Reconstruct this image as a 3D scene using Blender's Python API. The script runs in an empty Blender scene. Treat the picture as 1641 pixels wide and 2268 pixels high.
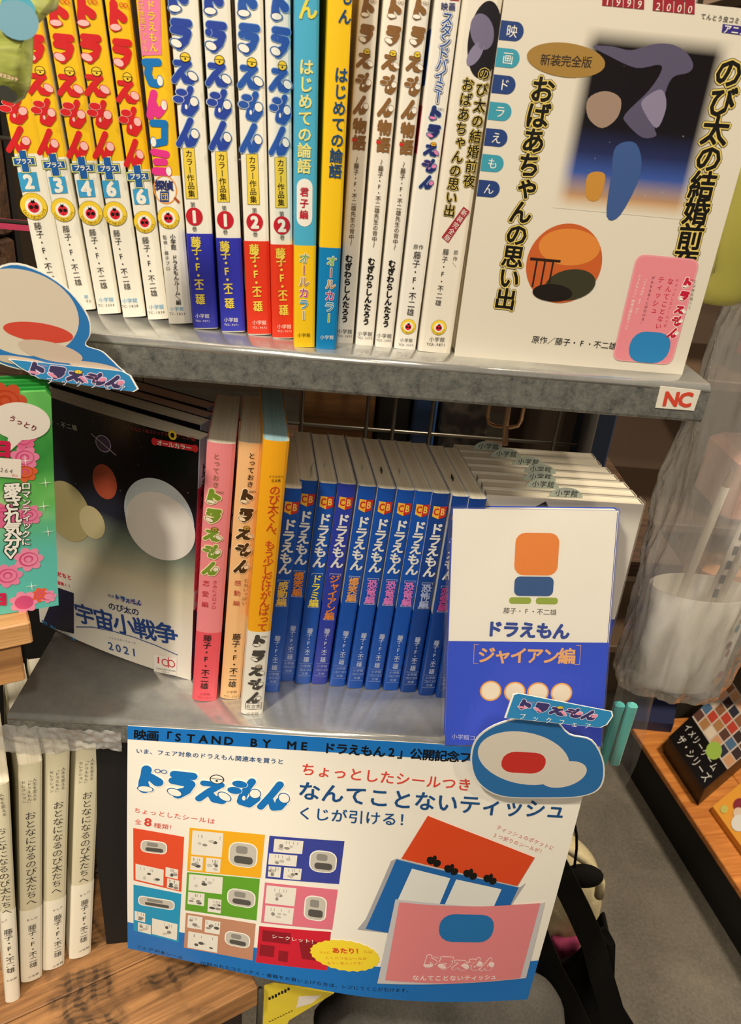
import bpy, math, random
from mathutils import Vector, Matrix, noise
from mathutils.geometry import delaunay_2d_cdt
random.seed(7)
SC = bpy.context.scene
COL = SC.collection
MM = 0.001
# ------------------------------------------------------------------ camera
FPX, CX, CY = 1700.0, 820.5, 1134.0
PITCH, ROLL, YAW = math.radians(27.55), math.radians(5.54), math.radians(3.0)
CAM = Vector((0.0, -372.75, 1258.5))                       # millimetres
_f = Vector((math.sin(YAW)*math.cos(PITCH), math.cos(YAW)*math.cos(PITCH), -math.sin(PITCH)))
_r = Vector((math.cos(YAW), -math.sin(YAW), 0)); _u = _r.cross(_f)
_c, _s = math.cos(ROLL), math.sin(ROLL)
RIGHT = _c*_r + _s*_u; UP = -_s*_r + _c*_u; FWD = _f
cd = bpy.data.cameras.new('camera'); co = bpy.data.objects.new('camera', cd); COL.objects.link(co)
co.matrix_world = Matrix(((RIGHT.x, UP.x, -FWD.x, CAM.x*MM), (RIGHT.y, UP.y, -FWD.y, CAM.y*MM), (RIGHT.z, UP.z, -FWD.z, CAM.z*MM), (0, 0, 0, 1)))
cd.sensor_fit = 'HORIZONTAL'; cd.sensor_width = 36; cd.lens = FPX/1641*36
cd.clip_start = 0.01; cd.clip_end = 60
cd.dof.use_dof = True; cd.dof.focus_distance = 0.50; cd.dof.aperture_fstop = 30
SC.camera = co
# ------------------------------------------------------------------ world, lights, exposure
SC.view_settings.view_transform = 'Standard'; SC.view_settings.look = 'None'
SC.view_settings.exposure = 0.0; SC.view_settings.gamma = 1.0; SC.view_settings.use_curve_mapping = False
W = bpy.data.worlds.new('world'); SC.world = W; W.use_nodes = True
W.node_tree.nodes['Background'].inputs[0].default_value = (0.95, 0.80, 0.60, 1); W.node_tree.nodes['Background'].inputs[1].default_value = 0.10
def area(name, loc, target, size, watts, color):
    l = bpy.data.lights.new(name, 'AREA'); l.shape = 'DISK'; l.size = size; l.energy = watts; l.color = color
    o = bpy.data.objects.new(name, l); COL.objects.link(o); o.location = loc
    o.rotation_euler = (Vector(target)-Vector(loc)).to_track_quat('-Z', 'Y').to_euler(); return o
area('ceiling_spot_key', (-0.50, -0.66, 2.15), (-0.08, 0.02, 1.0), 0.10, 16, (1.0, 0.91, 0.76))
_l = bpy.data.lights.new('counter_fill_spot', 'SPOT'); _l.energy = 80; _l.color = (1.0, 0.90, 0.74); _l.spot_size = math.radians(17); _l.spot_blend = .6; _l.shadow_soft_size = .04  # narrow spot added to brighten the white books, no lamp seen there
_o = bpy.data.objects.new('counter_fill_spot', _l); COL.objects.link(_o); _o.location = (0.30, -1.25, 2.2); _o.rotation_euler = (Vector((-0.20, -0.08, 0.72))-Vector(_o.location)).to_track_quat('-Z', 'Y').to_euler()
area('ceiling_spot_right', (0.55, -0.75, 2.45), (0.10, 0.02, 0.9), 0.10, 6.5, (1.0, 0.86, 0.68))
area('shop_front_fill', (0.0, -1.9, 2.5), (0.0, 0.0, 1.0), 1.3, 15, (1.0, 0.87, 0.70))  # broad soft fill added behind the camera, not a seen fixture
area('aisle_spot', (1.3, 0.3, 2.5), (0.7, 0.5, 0.3), 0.3, 42, (1.0, 0.87, 0.68))
# ------------------------------------------------------------------ pixel helpers (measuring the photograph)
def ray(p): return FWD + RIGHT*((p[0]-CX)/FPX) - UP*((p[1]-CY)/FPX)
def at_z(p, z): d = ray(p); return CAM + d*((z-CAM.z)/d.z)
def at_y(p, y): d = ray(p); return CAM + d*((y-CAM.y)/d.y)
def at_plane(p, q, n): d = ray(p); return CAM + d*((q-CAM).dot(n)/d.dot(n))
def at_dist(p, q, dist, far=True):
    d = ray(p).normalized(); m = CAM-q; b = m.dot(d); c = m.dot(m)-dist*dist; k = b*b-c
    k = math.sqrt(k) if k > 0 else 0
    return CAM + d*(-b+k if far else -b-k)
def proj(P):
    v = Vector(P)-CAM; z = v.dot(FWD); return (CX+FPX*v.dot(RIGHT)/z, CY-FPX*v.dot(UP)/z)
def K(ox, oy, s): return lambda x, y: (ox+x/s, oy+y/s)
k1 = K(0, 0, 3.907); k2 = K(0, 400, 3.567); k3 = K(360, 0, 3.907); k4 = K(360, 420, 3.907); k5 = K(740, 0, 3.907); k6 = K(740, 420, 3.907)
k7 = K(1080, 0, 2.925); k8 = K(1000, 460, 2.56)
b1 = K(0, 860, 3.567); b2 = K(0, 1340, 3.567); b3 = K(400, 820, 4.558); b4 = K(400, 1180, 4.558); b5 = K(600, 940, 3.567); b6 = K(960, 860, 2.41); b7 = K(940, 1260, 2.341); b8 = K(0, 1640, 3.61)
c1 = K(240, 1580, 2.93); c2 = K(240, 1900, 2.647); c3 = K(640, 1640, 2.344); c4 = K(700, 1900, 2.735)
# ------------------------------------------------------------------ materials
MATS = {}
def lin(h):
    v = [int(h[i:i+2], 16)/255 for i in (0, 2, 4)]
    return tuple((c/12.92 if c <= .04045 else ((c+.055)/1.055)**2.4) for c in v)+(1,)
def mat(h, rough=.38, name=None, metal=0, spec=.5, coat=0, emit=0):
    key = (h, rough, metal, spec, coat, name)
    if key in MATS: return MATS[key]
    m = bpy.data.materials.new(name or 'print_'+h); m.use_nodes = True
    b = m.node_tree.nodes['Principled BSDF']; b.inputs['Base Color'].default_value = lin(h); b.inputs['Roughness'].default_value = rough
    b.inputs['Metallic'].default_value = metal; b.inputs['Specular IOR Level'].default_value = spec; b.inputs['Coat Weight'].default_value = coat; b.inputs['Coat Roughness'].default_value = .12
    MATS[key] = m; return m
class NT:
    def __init__(s, name):
        s.m = bpy.data.materials.new(name); s.m.use_nodes = True; s.t = s.m.node_tree; s.b = s.t.nodes['Principled BSDF']
    def n(s, ty, **kw):
        x = s.t.nodes.new(ty)
        for k, v in kw.items(): setattr(x, k, v)
        return x
    def l(s, a, b): s.t.links.new(a, b)
    def coord(s, scale=(1, 1, 1), rot=(0, 0, 0), which='Object'):
        tc = s.n('ShaderNodeTexCoord'); mp = s.n('ShaderNodeMapping'); mp.inputs['Scale'].default_value = scale; mp.inputs['Rotation'].default_value = rot
        s.l(tc.outputs[which], mp.inputs[0]); return mp.outputs[0]
    def noise(s, vec, scale, detail=4, rough=.6, dist=0):
        x = s.n('ShaderNodeTexNoise'); x.inputs['Scale'].default_value = scale; x.inputs['Detail'].default_value = detail; x.inputs['Roughness'].default_value = rough; x.inputs['Distortion'].default_value = dist
        s.l(vec, x.inputs['Vector']); return x.outputs['Fac']
    def ramp(s, fac, stops):
        x = s.n('ShaderNodeValToRGB'); e = x.color_ramp.elements
        while len(e) < len(stops): e.new(.5)
        for i, (p, c) in enumerate(stops): e[i].position = p; e[i].color = c if not isinstance(c, str) else lin(c)
        s.l(fac, x.inputs[0]); return x.outputs[0]
    def mix(s, fac, a, b, blend='MIX'):
        x = s.n('ShaderNodeMix', data_type='RGBA', blend_type=blend)
        for sock, v in ((x.inputs[0], fac), (x.inputs[6], a), (x.inputs[7], b)):
            if hasattr(v, 'node'): s.l(v, sock)
            elif isinstance(v, str): sock.default_value = lin(v)
            else: sock.default_value = v
        return x.outputs[2]
    def bump(s, h, strength, dist=.001):
        x = s.n('ShaderNodeBump'); x.inputs['Strength'].default_value = strength; x.inputs['Distance'].default_value = dist; s.l(h, x.inputs['Height']); s.l(x.outputs[0], s.b.inputs['Normal'])
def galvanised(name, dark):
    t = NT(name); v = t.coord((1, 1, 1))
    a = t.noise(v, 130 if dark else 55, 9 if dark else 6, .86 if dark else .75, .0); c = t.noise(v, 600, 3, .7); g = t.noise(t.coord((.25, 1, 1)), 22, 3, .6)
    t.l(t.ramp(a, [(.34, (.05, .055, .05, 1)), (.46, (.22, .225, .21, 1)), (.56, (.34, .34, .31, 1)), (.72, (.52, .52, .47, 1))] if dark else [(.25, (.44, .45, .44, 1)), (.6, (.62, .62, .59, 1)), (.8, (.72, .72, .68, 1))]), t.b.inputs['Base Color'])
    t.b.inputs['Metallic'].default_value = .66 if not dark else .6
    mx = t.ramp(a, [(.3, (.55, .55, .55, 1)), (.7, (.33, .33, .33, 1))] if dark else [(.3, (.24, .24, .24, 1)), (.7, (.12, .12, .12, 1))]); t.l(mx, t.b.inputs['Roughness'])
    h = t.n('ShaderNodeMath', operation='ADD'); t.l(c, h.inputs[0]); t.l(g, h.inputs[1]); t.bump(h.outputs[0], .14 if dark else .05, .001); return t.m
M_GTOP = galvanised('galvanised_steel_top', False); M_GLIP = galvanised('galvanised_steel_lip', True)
def pages(name, c1_, c2_, axis='x'):
    t = NT(name); sc = (900, 4, 4) if axis == 'x' else (4, 900, 4)
    f = t.noise(t.coord(sc), 1.0, 3, .7); g = t.noise(t.coord((120, 3, 3) if axis == 'x' else (3, 120, 3)), 1.0, 2, .6)
    t.l(t.mix(.5, t.ramp(f, [(.3, c2_), (.6, c1_)]), t.ramp(g, [(.35, c2_), (.6, c1_)])), t.b.inputs['Base Color']); t.b.inputs['Roughness'].default_value = .85; t.b.inputs['Specular IOR Level'].default_value = .1; t.bump(f, .3, .0003); return t.m
M_PG = pages('page_edges_cream', 'F1E9D4', 'D6C9AC'); M_PGY = pages('page_edges_cream_flat', 'EFE7D3', 'CFC2A6', 'y'); M_PGB = pages('page_edges_blue', 'A9CBD2', '86ACB6')
def wood(name, c_light, c_dark, rot=0, scale=1.0, rough=.55, burnt=0):
    t = NT(name); v = t.coord((3*scale, 42*scale, 42*scale), (0, 0, rot)); f = t.noise(v, 2.2, 8, .65, .9); g = t.noise(t.coord((6*scale, 300*scale, 300*scale), (0, 0, rot)), 1.6, 4, .6)
    base = t.mix(t.ramp(g, [(.45, (0, 0, 0, 1)), (.62, (.55, .55, .55, 1))]), t.ramp(f, [(.3, c_dark), (.6, c_light)]), c_dark)
    if burnt:
        saw = t.n('ShaderNodeTexWave', wave_type='BANDS', bands_direction='Y'); saw.inputs['Scale'].default_value = 62; saw.inputs['Distortion'].default_value = 9; saw.inputs['Detail'].default_value = 3
        t.l(t.coord((1, 1, 1), (0, 0, rot)), saw.inputs['Vector'])
        saw2 = t.n('ShaderNodeTexWave', wave_type='BANDS', bands_direction='X'); saw2.inputs['Scale'].default_value = 30; saw2.inputs['Distortion'].default_value = 9; saw2.inputs['Detail'].default_value = 3
        t.l(t.coord((1, 1, 1), (0, 0, rot)), saw2.inputs['Vector'])
        patch = t.ramp(t.noise(t.coord((9, 16, 1), (0, 0, rot)), 1.25, 3, .5), [(.49, (0, 0, 0, 1)), (.56, (1, 1, 1, 1))])
        s1 = t.mix(.5, t.ramp(saw.outputs['Fac'], [(.25, (1, 1, 1, 1)), (.6, (.35, .35, .35, 1))]), t.ramp(saw2.outputs['Fac'], [(.2, (1, 1, 1, 1)), (.6, (.4, .4, .4, 1))]))
        k = t.mix(1, patch, s1, 'MULTIPLY'); base = t.mix(k, base, '43301F')
    t.l(base, t.b.inputs['Base Color']); t.b.inputs['Roughness'].default_value = rough; t.bump(g, .25, .0006); return t.m
def plastic(name, haze=.10, tint=(1, 1, 1, 1), bumpscale=60, bumps=.8, gloss=.22):
    m = bpy.data.materials.new(name); m.use_nodes = True; t = m.node_tree; t.nodes.clear()
    N = t.nodes.new; out = N('ShaderNodeOutputMaterial'); tr = N('ShaderNodeBsdfTransparent'); tr.inputs[0].default_value = tint
    gl = N('ShaderNodeBsdfGlossy'); gl.inputs['Roughness'].default_value = .07; df = N('ShaderNodeBsdfTranslucent'); df2 = N('ShaderNodeBsdfDiffuse'); df2.inputs[0].default_value = (.8, .78, .74, 1)
    fr = N('ShaderNodeLayerWeight'); fr.inputs[0].default_value = gloss
    tc = N('ShaderNodeTexCoord'); nz = N('ShaderNodeTexNoise'); nz.inputs['Scale'].default_value = bumpscale; nz.inputs['Detail'].default_value = 5; nz.inputs['Distortion'].default_value = 1.6
    mp = N('ShaderNodeMapping'); mp.inputs['Scale'].default_value = (1.6, 1.6, .45)
    bp = N('ShaderNodeBump'); bp.inputs['Strength'].default_value = bumps; bp.inputs['Distance'].default_value = .006
    L = t.links.new; L(tc.outputs['Object'], mp.inputs[0]); L(mp.outputs[0], nz.inputs['Vector']); L(nz.outputs['Fac'], bp.inputs['Height']); L(bp.outputs[0], gl.inputs['Normal']); pass
    a = N('ShaderNodeMixShader'); a.inputs[0].default_value = haze; L(tr.outputs[0], a.inputs[1]); L(df2.outputs[0], a.inputs[2])
    b = N('ShaderNodeMixShader'); L(fr.outputs['Facing'], b.inputs[0]); L(a.outputs[0], b.inputs[1]); L(gl.outputs[0], b.inputs[2]); L(b.outputs[0], out.inputs[0]); return m
M_BAG = plastic('clear_plastic_film', .30, bumpscale=60, bumps=1.0, gloss=.36); M_SLEEVE = plastic('clear_book_sleeve', .04, bumps=.15, gloss=.12); M_WRAP = plastic('crumpled_wrap', .30, bumpscale=45)
def gradient(name, stops, axis='Z', size=.1, noise_amt=0, rough=.35, stars=0):
    """flat print whose ink runs from colour to colour along the sheet"""
    t = NT(name); tc = t.n('ShaderNodeTexCoord'); sp = t.n('ShaderNodeSeparateXYZ'); t.l(tc.outputs['Object'], sp.inputs[0])
    m = t.n('ShaderNodeMath', operation='DIVIDE'); m.inputs[1].default_value = size; t.l(sp.outputs[axis], m.inputs[0]); f = m.outputs[0]
    if noise_amt:
        nz = t.noise(tc.outputs['Object'], 35, 3); q = t.n('ShaderNodeMath', operation='MULTIPLY_ADD'); q.inputs[1].default_value = noise_amt; t.l(nz, q.inputs[0]); t.l(f, q.inputs[2]); f = q.outputs[0]
    c = t.ramp(f, stops)
    if stars:
        vo = t.n('ShaderNodeTexVoronoi'); vo.inputs['Scale'].default_value = stars; t.l(tc.outputs['Object'], vo.inputs['Vector'])
        c = t.mix(t.ramp(vo.outputs['Distance'], [(.0, (.8, .8, .8, 1)), (.07, (0, 0, 0, 1))]), c, 'E8E6F0')
    t.l(c, t.b.inputs['Base Color']); t.b.inputs['Roughness'].default_value = rough; return t.m
WHITE = mat('F3EDDD'); CREAM = mat('EFE8D6'); BLACK = mat('14110F'); PAPERW = mat('F7F3E8')
# ------------------------------------------------------------------ mesh helpers
def mesh(name, verts, faces, mats, idx=None, parent=None, M=None, smooth=False):
    me = bpy.data.meshes.new(name); me.from_pydata([(v[0]*MM, v[1]*MM, v[2]*MM) for v in verts], [], faces)
    for m in (mats if isinstance(mats, (list, tuple)) else [mats]): me.materials.append(m)
    if idx: me.polygons.foreach_set('material_index', idx)
    if smooth: me.polygons.foreach_set('use_smooth', [True]*len(me.polygons))
    me.update(); o = bpy.data.objects.new(name, me); COL.objects.link(o)
    if parent: o.parent = parent
    if M is not None: o.matrix_world = M
    return o
def frame(O, x, z):
    x = x.normalized(); z = (z - x*z.dot(x)).normalized(); y = z.cross(x)
    return Matrix(((x.x, y.x, z.x, O.x*MM), (x.y, y.y, z.y, O.y*MM), (x.z, y.z, z.z, O.z*MM), (0, 0, 0, 1)))
def thing(name, label, cat, M=None, group=None):
    o = bpy.data.objects.new(name, None); COL.objects.link(o); o.empty_display_size = .02
    if M is not None: o.matrix_world = M
    o['label'] = label; o['category'] = cat
    if group: o['group'] = group
    return o
def tag(o, label, cat, group=None):
    o['label'] = label; o['category'] = cat
    if group: o['group'] = group
    return o
def box(x0, x1, y0, y1, z0, z1, bev=0):
    if not bev:
        v = [(x, y, z) for z in (z0, z1) for y in (y0, y1) for x in (x0, x1)]
        return v, [(0, 2, 3, 1), (4, 5, 7, 6), (0, 1, 5, 4), (2, 6, 7, 3), (0, 4, 6, 2), (1, 3, 7, 5)]
    v = []; b = bev
    ring = [(x0+b, y0), (x1-b, y0), (x1, y0+b), (x1, y1-b), (x1-b, y1), (x0+b, y1), (x0, y1-b), (x0, y0+b)]
    cx, cy = (x0+x1)/2, (y0+y1)/2
    def inset(p): return (p[0]+(b if p[0] < cx else -b), p[1]+(b if p[1] < cy else -b))
    for z, ins in ((z0, 1), (z0+b, 0), (z1-b, 0), (z1, 1)):
        for p in ring: q = inset(p) if ins else p; v.append((q[0], q[1], z))
    f = [tuple(range(7, -1, -1)), tuple(range(24, 32))]
    for k in range(3):
        for i in range(8): j = (i+1) % 8; f.append((k*8+i, k*8+j, k*8+8+j, k*8+8+i))
    return v, f
def join(parts):
    V, F = [], []
    for v, f in parts: n = len(V); V += v; F += [tuple(i+n for i in q) for q in f]
    return V, F
def tube(pts, r, n=8, closed=False):
    pts = [Vector(p) for p in pts]; V, F = [], []
    for i, p in enumerate(pts):
        a = pts[max(i-1, 0)]; b = pts[min(i+1, len(pts)-1)]; d = (b-a).normalized(); s = d.orthogonal().normalized() if i == 0 else (s - d*s.dot(d)).normalized(); t = d.cross(s)
        rr = r[i] if isinstance(r, (list, tuple)) else r
        for k in range(n): th = 2*math.pi*k/n; V.append(p+s*(rr*math.cos(th))+t*(rr*math.sin(th)))
    for i in range(len(pts)-1):
        for k in range(n): j = (k+1) % n; F.append((i*n+k, i*n+j, (i+1)*n+j, (i+1)*n+k))
    F.append(tuple(range(n-1, -1, -1))); F.append(tuple((len(pts)-1)*n+k for k in range(n)))
    return V, F
def grid(nu, nv, fn, flip=False):
    V = [fn(i/nu, j/nv) for j in range(nv+1) for i in range(nu+1)]; F = []
    for j in range(nv):
        for i in range(nu):
            a = j*(nu+1)+i; q = (a, a+1, a+nu+2, a+nu+1); F.append(q[::-1] if flip else q)
    return V, F
def smooth_poly(pts, n=4):
    out = []; N = len(pts)
    for i in range(N):
        p0, p1, p2, p3 = [Vector(pts[(i+k) % N]) for k in (-1, 0, 1, 2)]
        for j in range(n): t = j/n; q = .5*((2*p1)+(p2-p0)*t+(2*p0-5*p1+4*p2-p3)*t*t+(3*p1-p0-3*p2+p3)*t**3); out.append((q.x, q.y))
    return out
# ------------------------------------------------------------------ lettering
GC = {}
TCU = bpy.data.curves.new('glyph', 'FONT'); TOB = bpy.data.objects.new('glyph', TCU); TCU.size = 1; TCU.resolution_u = 2; TCU.fill_mode = 'FRONT'
def glyph(ch, off):
    key = (ch, round(off, 3))
    if key not in GC:
        TCU.body = ch; TCU.offset = off
        me = bpy.data.meshes.new_from_object(TOB); V = [(v.co.x, v.co.y) for v in me.vertices]; F = [tuple(p.vertices) for p in me.polygons]; bpy.data.meshes.remove(me)
        if V and ord(ch) < 0x2000:
            mx = (min(v[0] for v in V)+max(v[0] for v in V))/2; V = [(x-mx, y-.34) for x, y in V]
        else: V = [(x-.5, y-.38) for x, y in V]
        GC[key] = (V, F)
    return GC[key]
def stamps(b):
    if b <= 0: return [(0, 0)]
    n = 4 if b <= .018 else 8; out = [(b*math.cos(2*math.pi*(k+.5)/n), b*math.sin(2*math.pi*(k+.5)/n)) for k in range(n)]
    if b > .05: out += [(.5*b*math.cos(2*math.pi*k/6), .5*b*math.sin(2*math.pi*k/6)) for k in range(6)]
    return out
ROT = set('ー〜～「」『』［］（）()[]…／')
SMALL = set('ッャュョァィェォっゃゅょ')
class Print:
    """ink on a surface: collects flat shapes in the surface's own (u, v) and lays them on it through fmap"""
    def __init__(s, fmap, uv=None, sub=0, iso=True): s.f = fmap; s.uv = uv or (lambda p: p); s.P = {}; s.sub = sub; s.iso = iso
    def add(s, pts, faces, m, layer):
        L = s.P.setdefault(m, []); layer += (len(L) % 15)*.055; L.append(([(x, y, layer) for x, y in pts], faces))
    def poly(s, pts, m, layer=1):
        xs = [p[0] for p in pts]; ys = [p[1] for p in pts]; g = s.sub
        if g and (max(xs)-min(xs) > g*1.3 or max(ys)-min(ys) > g*4):
            gy = g if s.iso else g*4; ex = []; x = min(xs)+g*.5
            while x < max(xs):
                y = min(ys)+gy*.4
                while y < max(ys): ex.append((x, y)); y += gy
                x += g
            if s.iso is False: ex = []
            if s.iso:
                q = []
                for i in range(len(pts)):
                    A, B = Vector(pts[i]), Vector(pts[(i+1) % len(pts)]); k = max(1, int((B-A).length/g+.5)); q += [tuple(A.lerp(B, j/k)) for j in range(k)]
                pts = q
            vs = [Vector(p) for p in list(pts)+ex]
            if s.iso is False:
                # cut into vertical strips so that the sheet can follow a rounded spine
                x0 = math.floor(min(xs)/g)*g; k = x0+g; cuts = []
                while k < max(xs)-1e-4: cuts.append(k); k += g
                n0 = len(vs); ed = []
                for k in cuts: vs += [Vector((k, min(ys)-1)), Vector((k, max(ys)+1))]; ed.append((len(vs)-2, len(vs)-1))
            else: ed = []
            try:
                r = delaunay_2d_cdt(vs, ed, [list(range(len(pts)))], 2 if False else 1, 1e-5)
                if r[2]: s.add([(v.x, v.y) for v in r[0]], [tuple(f) for f in r[2]], m, layer); return
            except Exception: pass
        s.add(pts, [tuple(range(len(pts)))], m, layer)
    def quad(s, a, b, c, d, m, layer=1, n=None):
        """a b c d anticlockwise from lower left"""
        if s.sub: return s.poly([tuple(a), tuple(b), tuple(c), tuple(d)], m, layer)
        A, B, C, D = [Vector(p) for p in (a, b, c, d)]
        nu = n or max(1, int((B-A).length/s.sub)) if s.sub else (n or 1); nv = max(1, int((D-A).length/s.sub)) if s.sub else 1
        pts, F = grid(nu, nv, lambda u, v: ((A*(1-u)+B*u)*(1-v)+(D*(1-u)+C*u)*v)); s.add([(p.x, p.y) for p in pts], F, m, layer)
    def rect(s, x0, y0, x1, y1, m, layer=1, n=None): s.quad((x0, y0), (x1, y0), (x1, y1), (x0, y1), m, layer, n)
    def pxquad(s, a, b, c, d, m, layer=1, n=None):
        """image corners: top left, top right, bottom right, bottom left"""
        s.quad(s.uv(d), s.uv(c), s.uv(b), s.uv(a), m, layer, n)
    def rrect(s, x0, y0, x1, y1, r, m, layer=1):
        pts = []
        for cx, cy, a0 in ((x1-r, y1-r, 0), (x0+r, y1-r, 90), (x0+r, y0+r, 180), (x1-r, y0+r, 270)):
            for k in range(5): a = math.radians(a0+k*22.5); pts.append((cx+r*math.cos(a), cy+r*math.sin(a)))
        s.poly(pts, m, layer)
    def ell(s, cx, cy, rx, ry, m, layer=1, rot=0, n=24, ring=None):
        c_, s_ = math.cos(rot), math.sin(rot)
        o = [(cx+rx*math.cos(t)*c_-ry*math.sin(t)*s_, cy+rx*math.cos(t)*s_+ry*math.sin(t)*c_) for t in [2*math.pi*k/n for k in range(n)]]
        if ring is None: s.poly(o, m, layer)
        else:
            i = [(cx+(x-cx)*ring, cy+(y-cy)*ring) for x, y in o]; s.add(o+i, [(k, (k+1) % n, n+(k+1) % n, n+k) for k in range(n)], m, layer)
    def stroke(s, pts, r, m, layer=1):
        """polyline with round ends; r one radius or one per point"""
        rs = r if isinstance(r, (list, tuple)) else [r]*len(pts)
        for (x, y), q in zip(pts, rs): s.ell(x, y, q, q, m, layer, n=12)
        for i in range(len(pts)-1):
            a = Vector(pts[i]); b = Vector(pts[i+1]); d = b-a
            if d.length < 1e-6: continue
            n = Vector((-d.y, d.x)).normalized(); s.poly([tuple(a-n*rs[i]), tuple(b-n*rs[i+1]), tuple(b+n*rs[i+1]), tuple(a+n*rs[i])], m, layer)
    def text(s, t, a, b, m, layer=3, size=None, k=.95, vert=False, bold=0, sx=1, italic=0, px=True):
        """characters spread evenly from a to b; vert sets them upright down a column"""
        a = Vector(s.uv(a) if px else a); b = Vector(s.uv(b) if px else b); n = len(t); d = b-a; L = d.length; d = d/L; pitch = L/n; sz = size or pitch*k
        if vert: up = -d; rt = Vector((up.y, -up.x))
        else: rt = d; up = Vector((-d.y, d.x))
        for i, ch in enumerate(t):
            if ch in ' 　': continue
            mm = m[i] if isinstance(m, (list, tuple)) else m
            V, F = glyph(ch, 0); c = a+d*(pitch*(i+.5)); r_, u_ = rt, up; dx = dy = 0
            if vert and ch in ROT: r_, u_ = -up, rt
            if vert and ch in SMALL: dx, dy = .1, .1
            if vert and ch in '、。': dx, dy = .6, .6
            if vert and ch in '、。': c = c+r_*(0)
            for ex, ey in stamps(bold):
                pts = []
                for x, y in V:
                    q = c + r_*((x+dx+ex)*sz*sx) + u_*((y+dy+ey)*sz); pts.append((q.x, q.y))
                s.add(pts, F, mm, layer)
    def build(s, name, parent, label=None, smooth=False):
        V, F, I, ms = [], [], [], []
        for m, items in s.P.items():
            k = len(ms); ms.append(m)
            for pts, faces in items:
                n = len(V); V += [s.f(*p) for p in pts]; F += [tuple(i+n for i in q) for q in faces]; I += [k]*len(faces)
        o = mesh(name, V, F, ms, I, parent)
        if label: o['label'] = label
        return o
LS = .05                                                      # height of one ink layer, mm
# the fat rounded title letters with an oval at the end of each stroke
def LX(X, x0): return (X-x0)/230
def LY(Y): return (660-Y)/360
LOGO = [
 (180, [('s', [(250, 325), (240, 400), (228, 470), (235, 535)], [40, 36, 38, 48]), ('s', [(275, 400), (330, 455)], [34, 42]), ('o', 243, 541, 60, 35, -.05), ('r', 327, 331, 23), ('r', 371, 335, 23)]),
 (385, [('s', [(430, 358), (562, 366)], [34, 34]), ('s', [(420, 428), (545, 448)], [32, 36]), ('s', [(550, 455), (520, 530), (460, 570)], [34, 34, 46]), ('o', 437, 556, 58, 42, -.35)]),
 (580, [('s', [(612, 432), (735, 440)], [25, 25]), ('s', [(720, 450), (650, 520), (585, 605)], [26, 28, 28]), ('s', [(655, 530), (690, 600), (740, 600)], [24, 32, 40]), ('o', 760, 560, 54, 42, -.6), ('b', 703, 378, 52)]),
 (790, [('o2', 855, 415, 55, 37, -.1), ('o2', 820, 485, 52, 38, -.1), ('s', [(940, 380), (905, 460), (880, 540), (870, 600), (925, 620), (965, 550)], [30, 28, 32, 34, 34, 44]), ('o', 965, 505, 42, 52, .35), ('d', 888, 560)]),
 (985, [('s', [(1112, 392), (1060, 500), (985, 640)], [30, 28, 28]), ('s', [(1045, 540), (1075, 640), (1115, 620), (1130, 570)], [22, 28, 36, 46]), ('o', 1146, 528, 40, 56, .5)])]
def logo(P, cells, fill, oval, line, bell=None, layer=3, e=0, outline=None, ex=0, sharp=1):
    """cells: five (centre, up vector * height, right vector * width) in (u, v)"""
    for (x0, items), (c, up, rt) in zip(LOGO, cells):
        c = Vector(c); up = Vector(up); rt = Vector(rt); h = up.length; w = rt.length
        def T(X, Y): q = c + rt*(LX(X, x0)-.45) + up*(LY(Y)-.5); return (q.x, q.y)
        sc = h/360*.95; ang = math.atan2(up.y, up.x)-math.pi/2
        kx = (w/230)/(h/360)
        for it in items:
            if it[0] == 's':
                pts = [T(*p) for p in it[1]]; rs = [r*sc*(1+kx)/2*1.1 for r in it[2]]
                if outline: P.stroke(pts, [r+ex for r in rs], outline, layer)
                P.stroke(pts, rs, fill, layer+1)
            elif it[0] in ('o', 'o2'):
                x, y = T(it[1], it[2]); rx, ry = it[3]*sc*kx*1.08, it[4]*sc*1.08
                if outline: P.ell(x, y, rx+ex, ry+ex, outline, layer, it[5]+ang)
                P.ell(x, y, rx, ry, line if it[0] == 'o' else fill, layer+2, it[5]+ang)
                if it[0] == 'o': P.ell(x, y, rx*.86, ry*.84, oval, layer+3, it[5]+ang)
                else: P.ell(x, y, rx*1.04, ry*1.04, oval, layer+2.5, it[5]+ang, ring=.93)
            elif it[0] == 'r': x, y = T(it[1], it[2]); P.ell(x, y, it[3]*sc*kx, it[3]*sc, line, layer+2, ring=.72)
            elif it[0] == 'd':
                x, y = T(it[1], it[2]); P.ell(x, y, 13*sc*kx, 26*sc, oval, layer+3, ang)
            elif it[0] == 'b' and bell:
                x, y = T(it[1], it[2]); r = it[3]*sc
                P.ell(x, y, r*kx, r, BLACK, layer+4); P.ell(x, y, r*.86*kx, r*.86, bell, layer+5); P.stroke([(x-r*.8*kx, y+r*.15), (x+r*.8*kx, y+r*.05)], r*.06, BLACK, layer+6); P.ell(x, y-r*.3, r*.2, r*.2, BLACK, layer+6)
def vlogo(P, px0, px1, hw, fill, oval, line, bell=None, layer=3, outline=None, ex=0, kh=1.0):
    """five letters down a spine between two image points; hw = letter width in mm"""
    a = Vector(P.uv(px0)); b = Vector(P.uv(px1)); d = (b-a)/5; up = -d.normalized()*d.length*kh; rt = Vector((up.y, -up.x)).normalized()*hw
    logo(P, [(a+d*(i+.5), up, rt) for i in range(5)], fill, oval, line, bell, layer, 0, outline, ex)
def hlogo(P, px0, px1, hh, fill, oval, line, bell=None, layer=3, outline=None, ex=0):
    a = Vector(P.uv(px0)); b = Vector(P.uv(px1)); d = (b-a)/5; n = Vector((-d.y, d.x)).normalized()*hh
    logo(P, [(a+d*(i+.5), n, d*1.05) for i in range(5)], fill, oval, line, bell, layer, 0, outline, ex)
RED = mat('D8232A'); YEL = mat('F6D23A'); LBUG = mat('E3293C')
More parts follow.
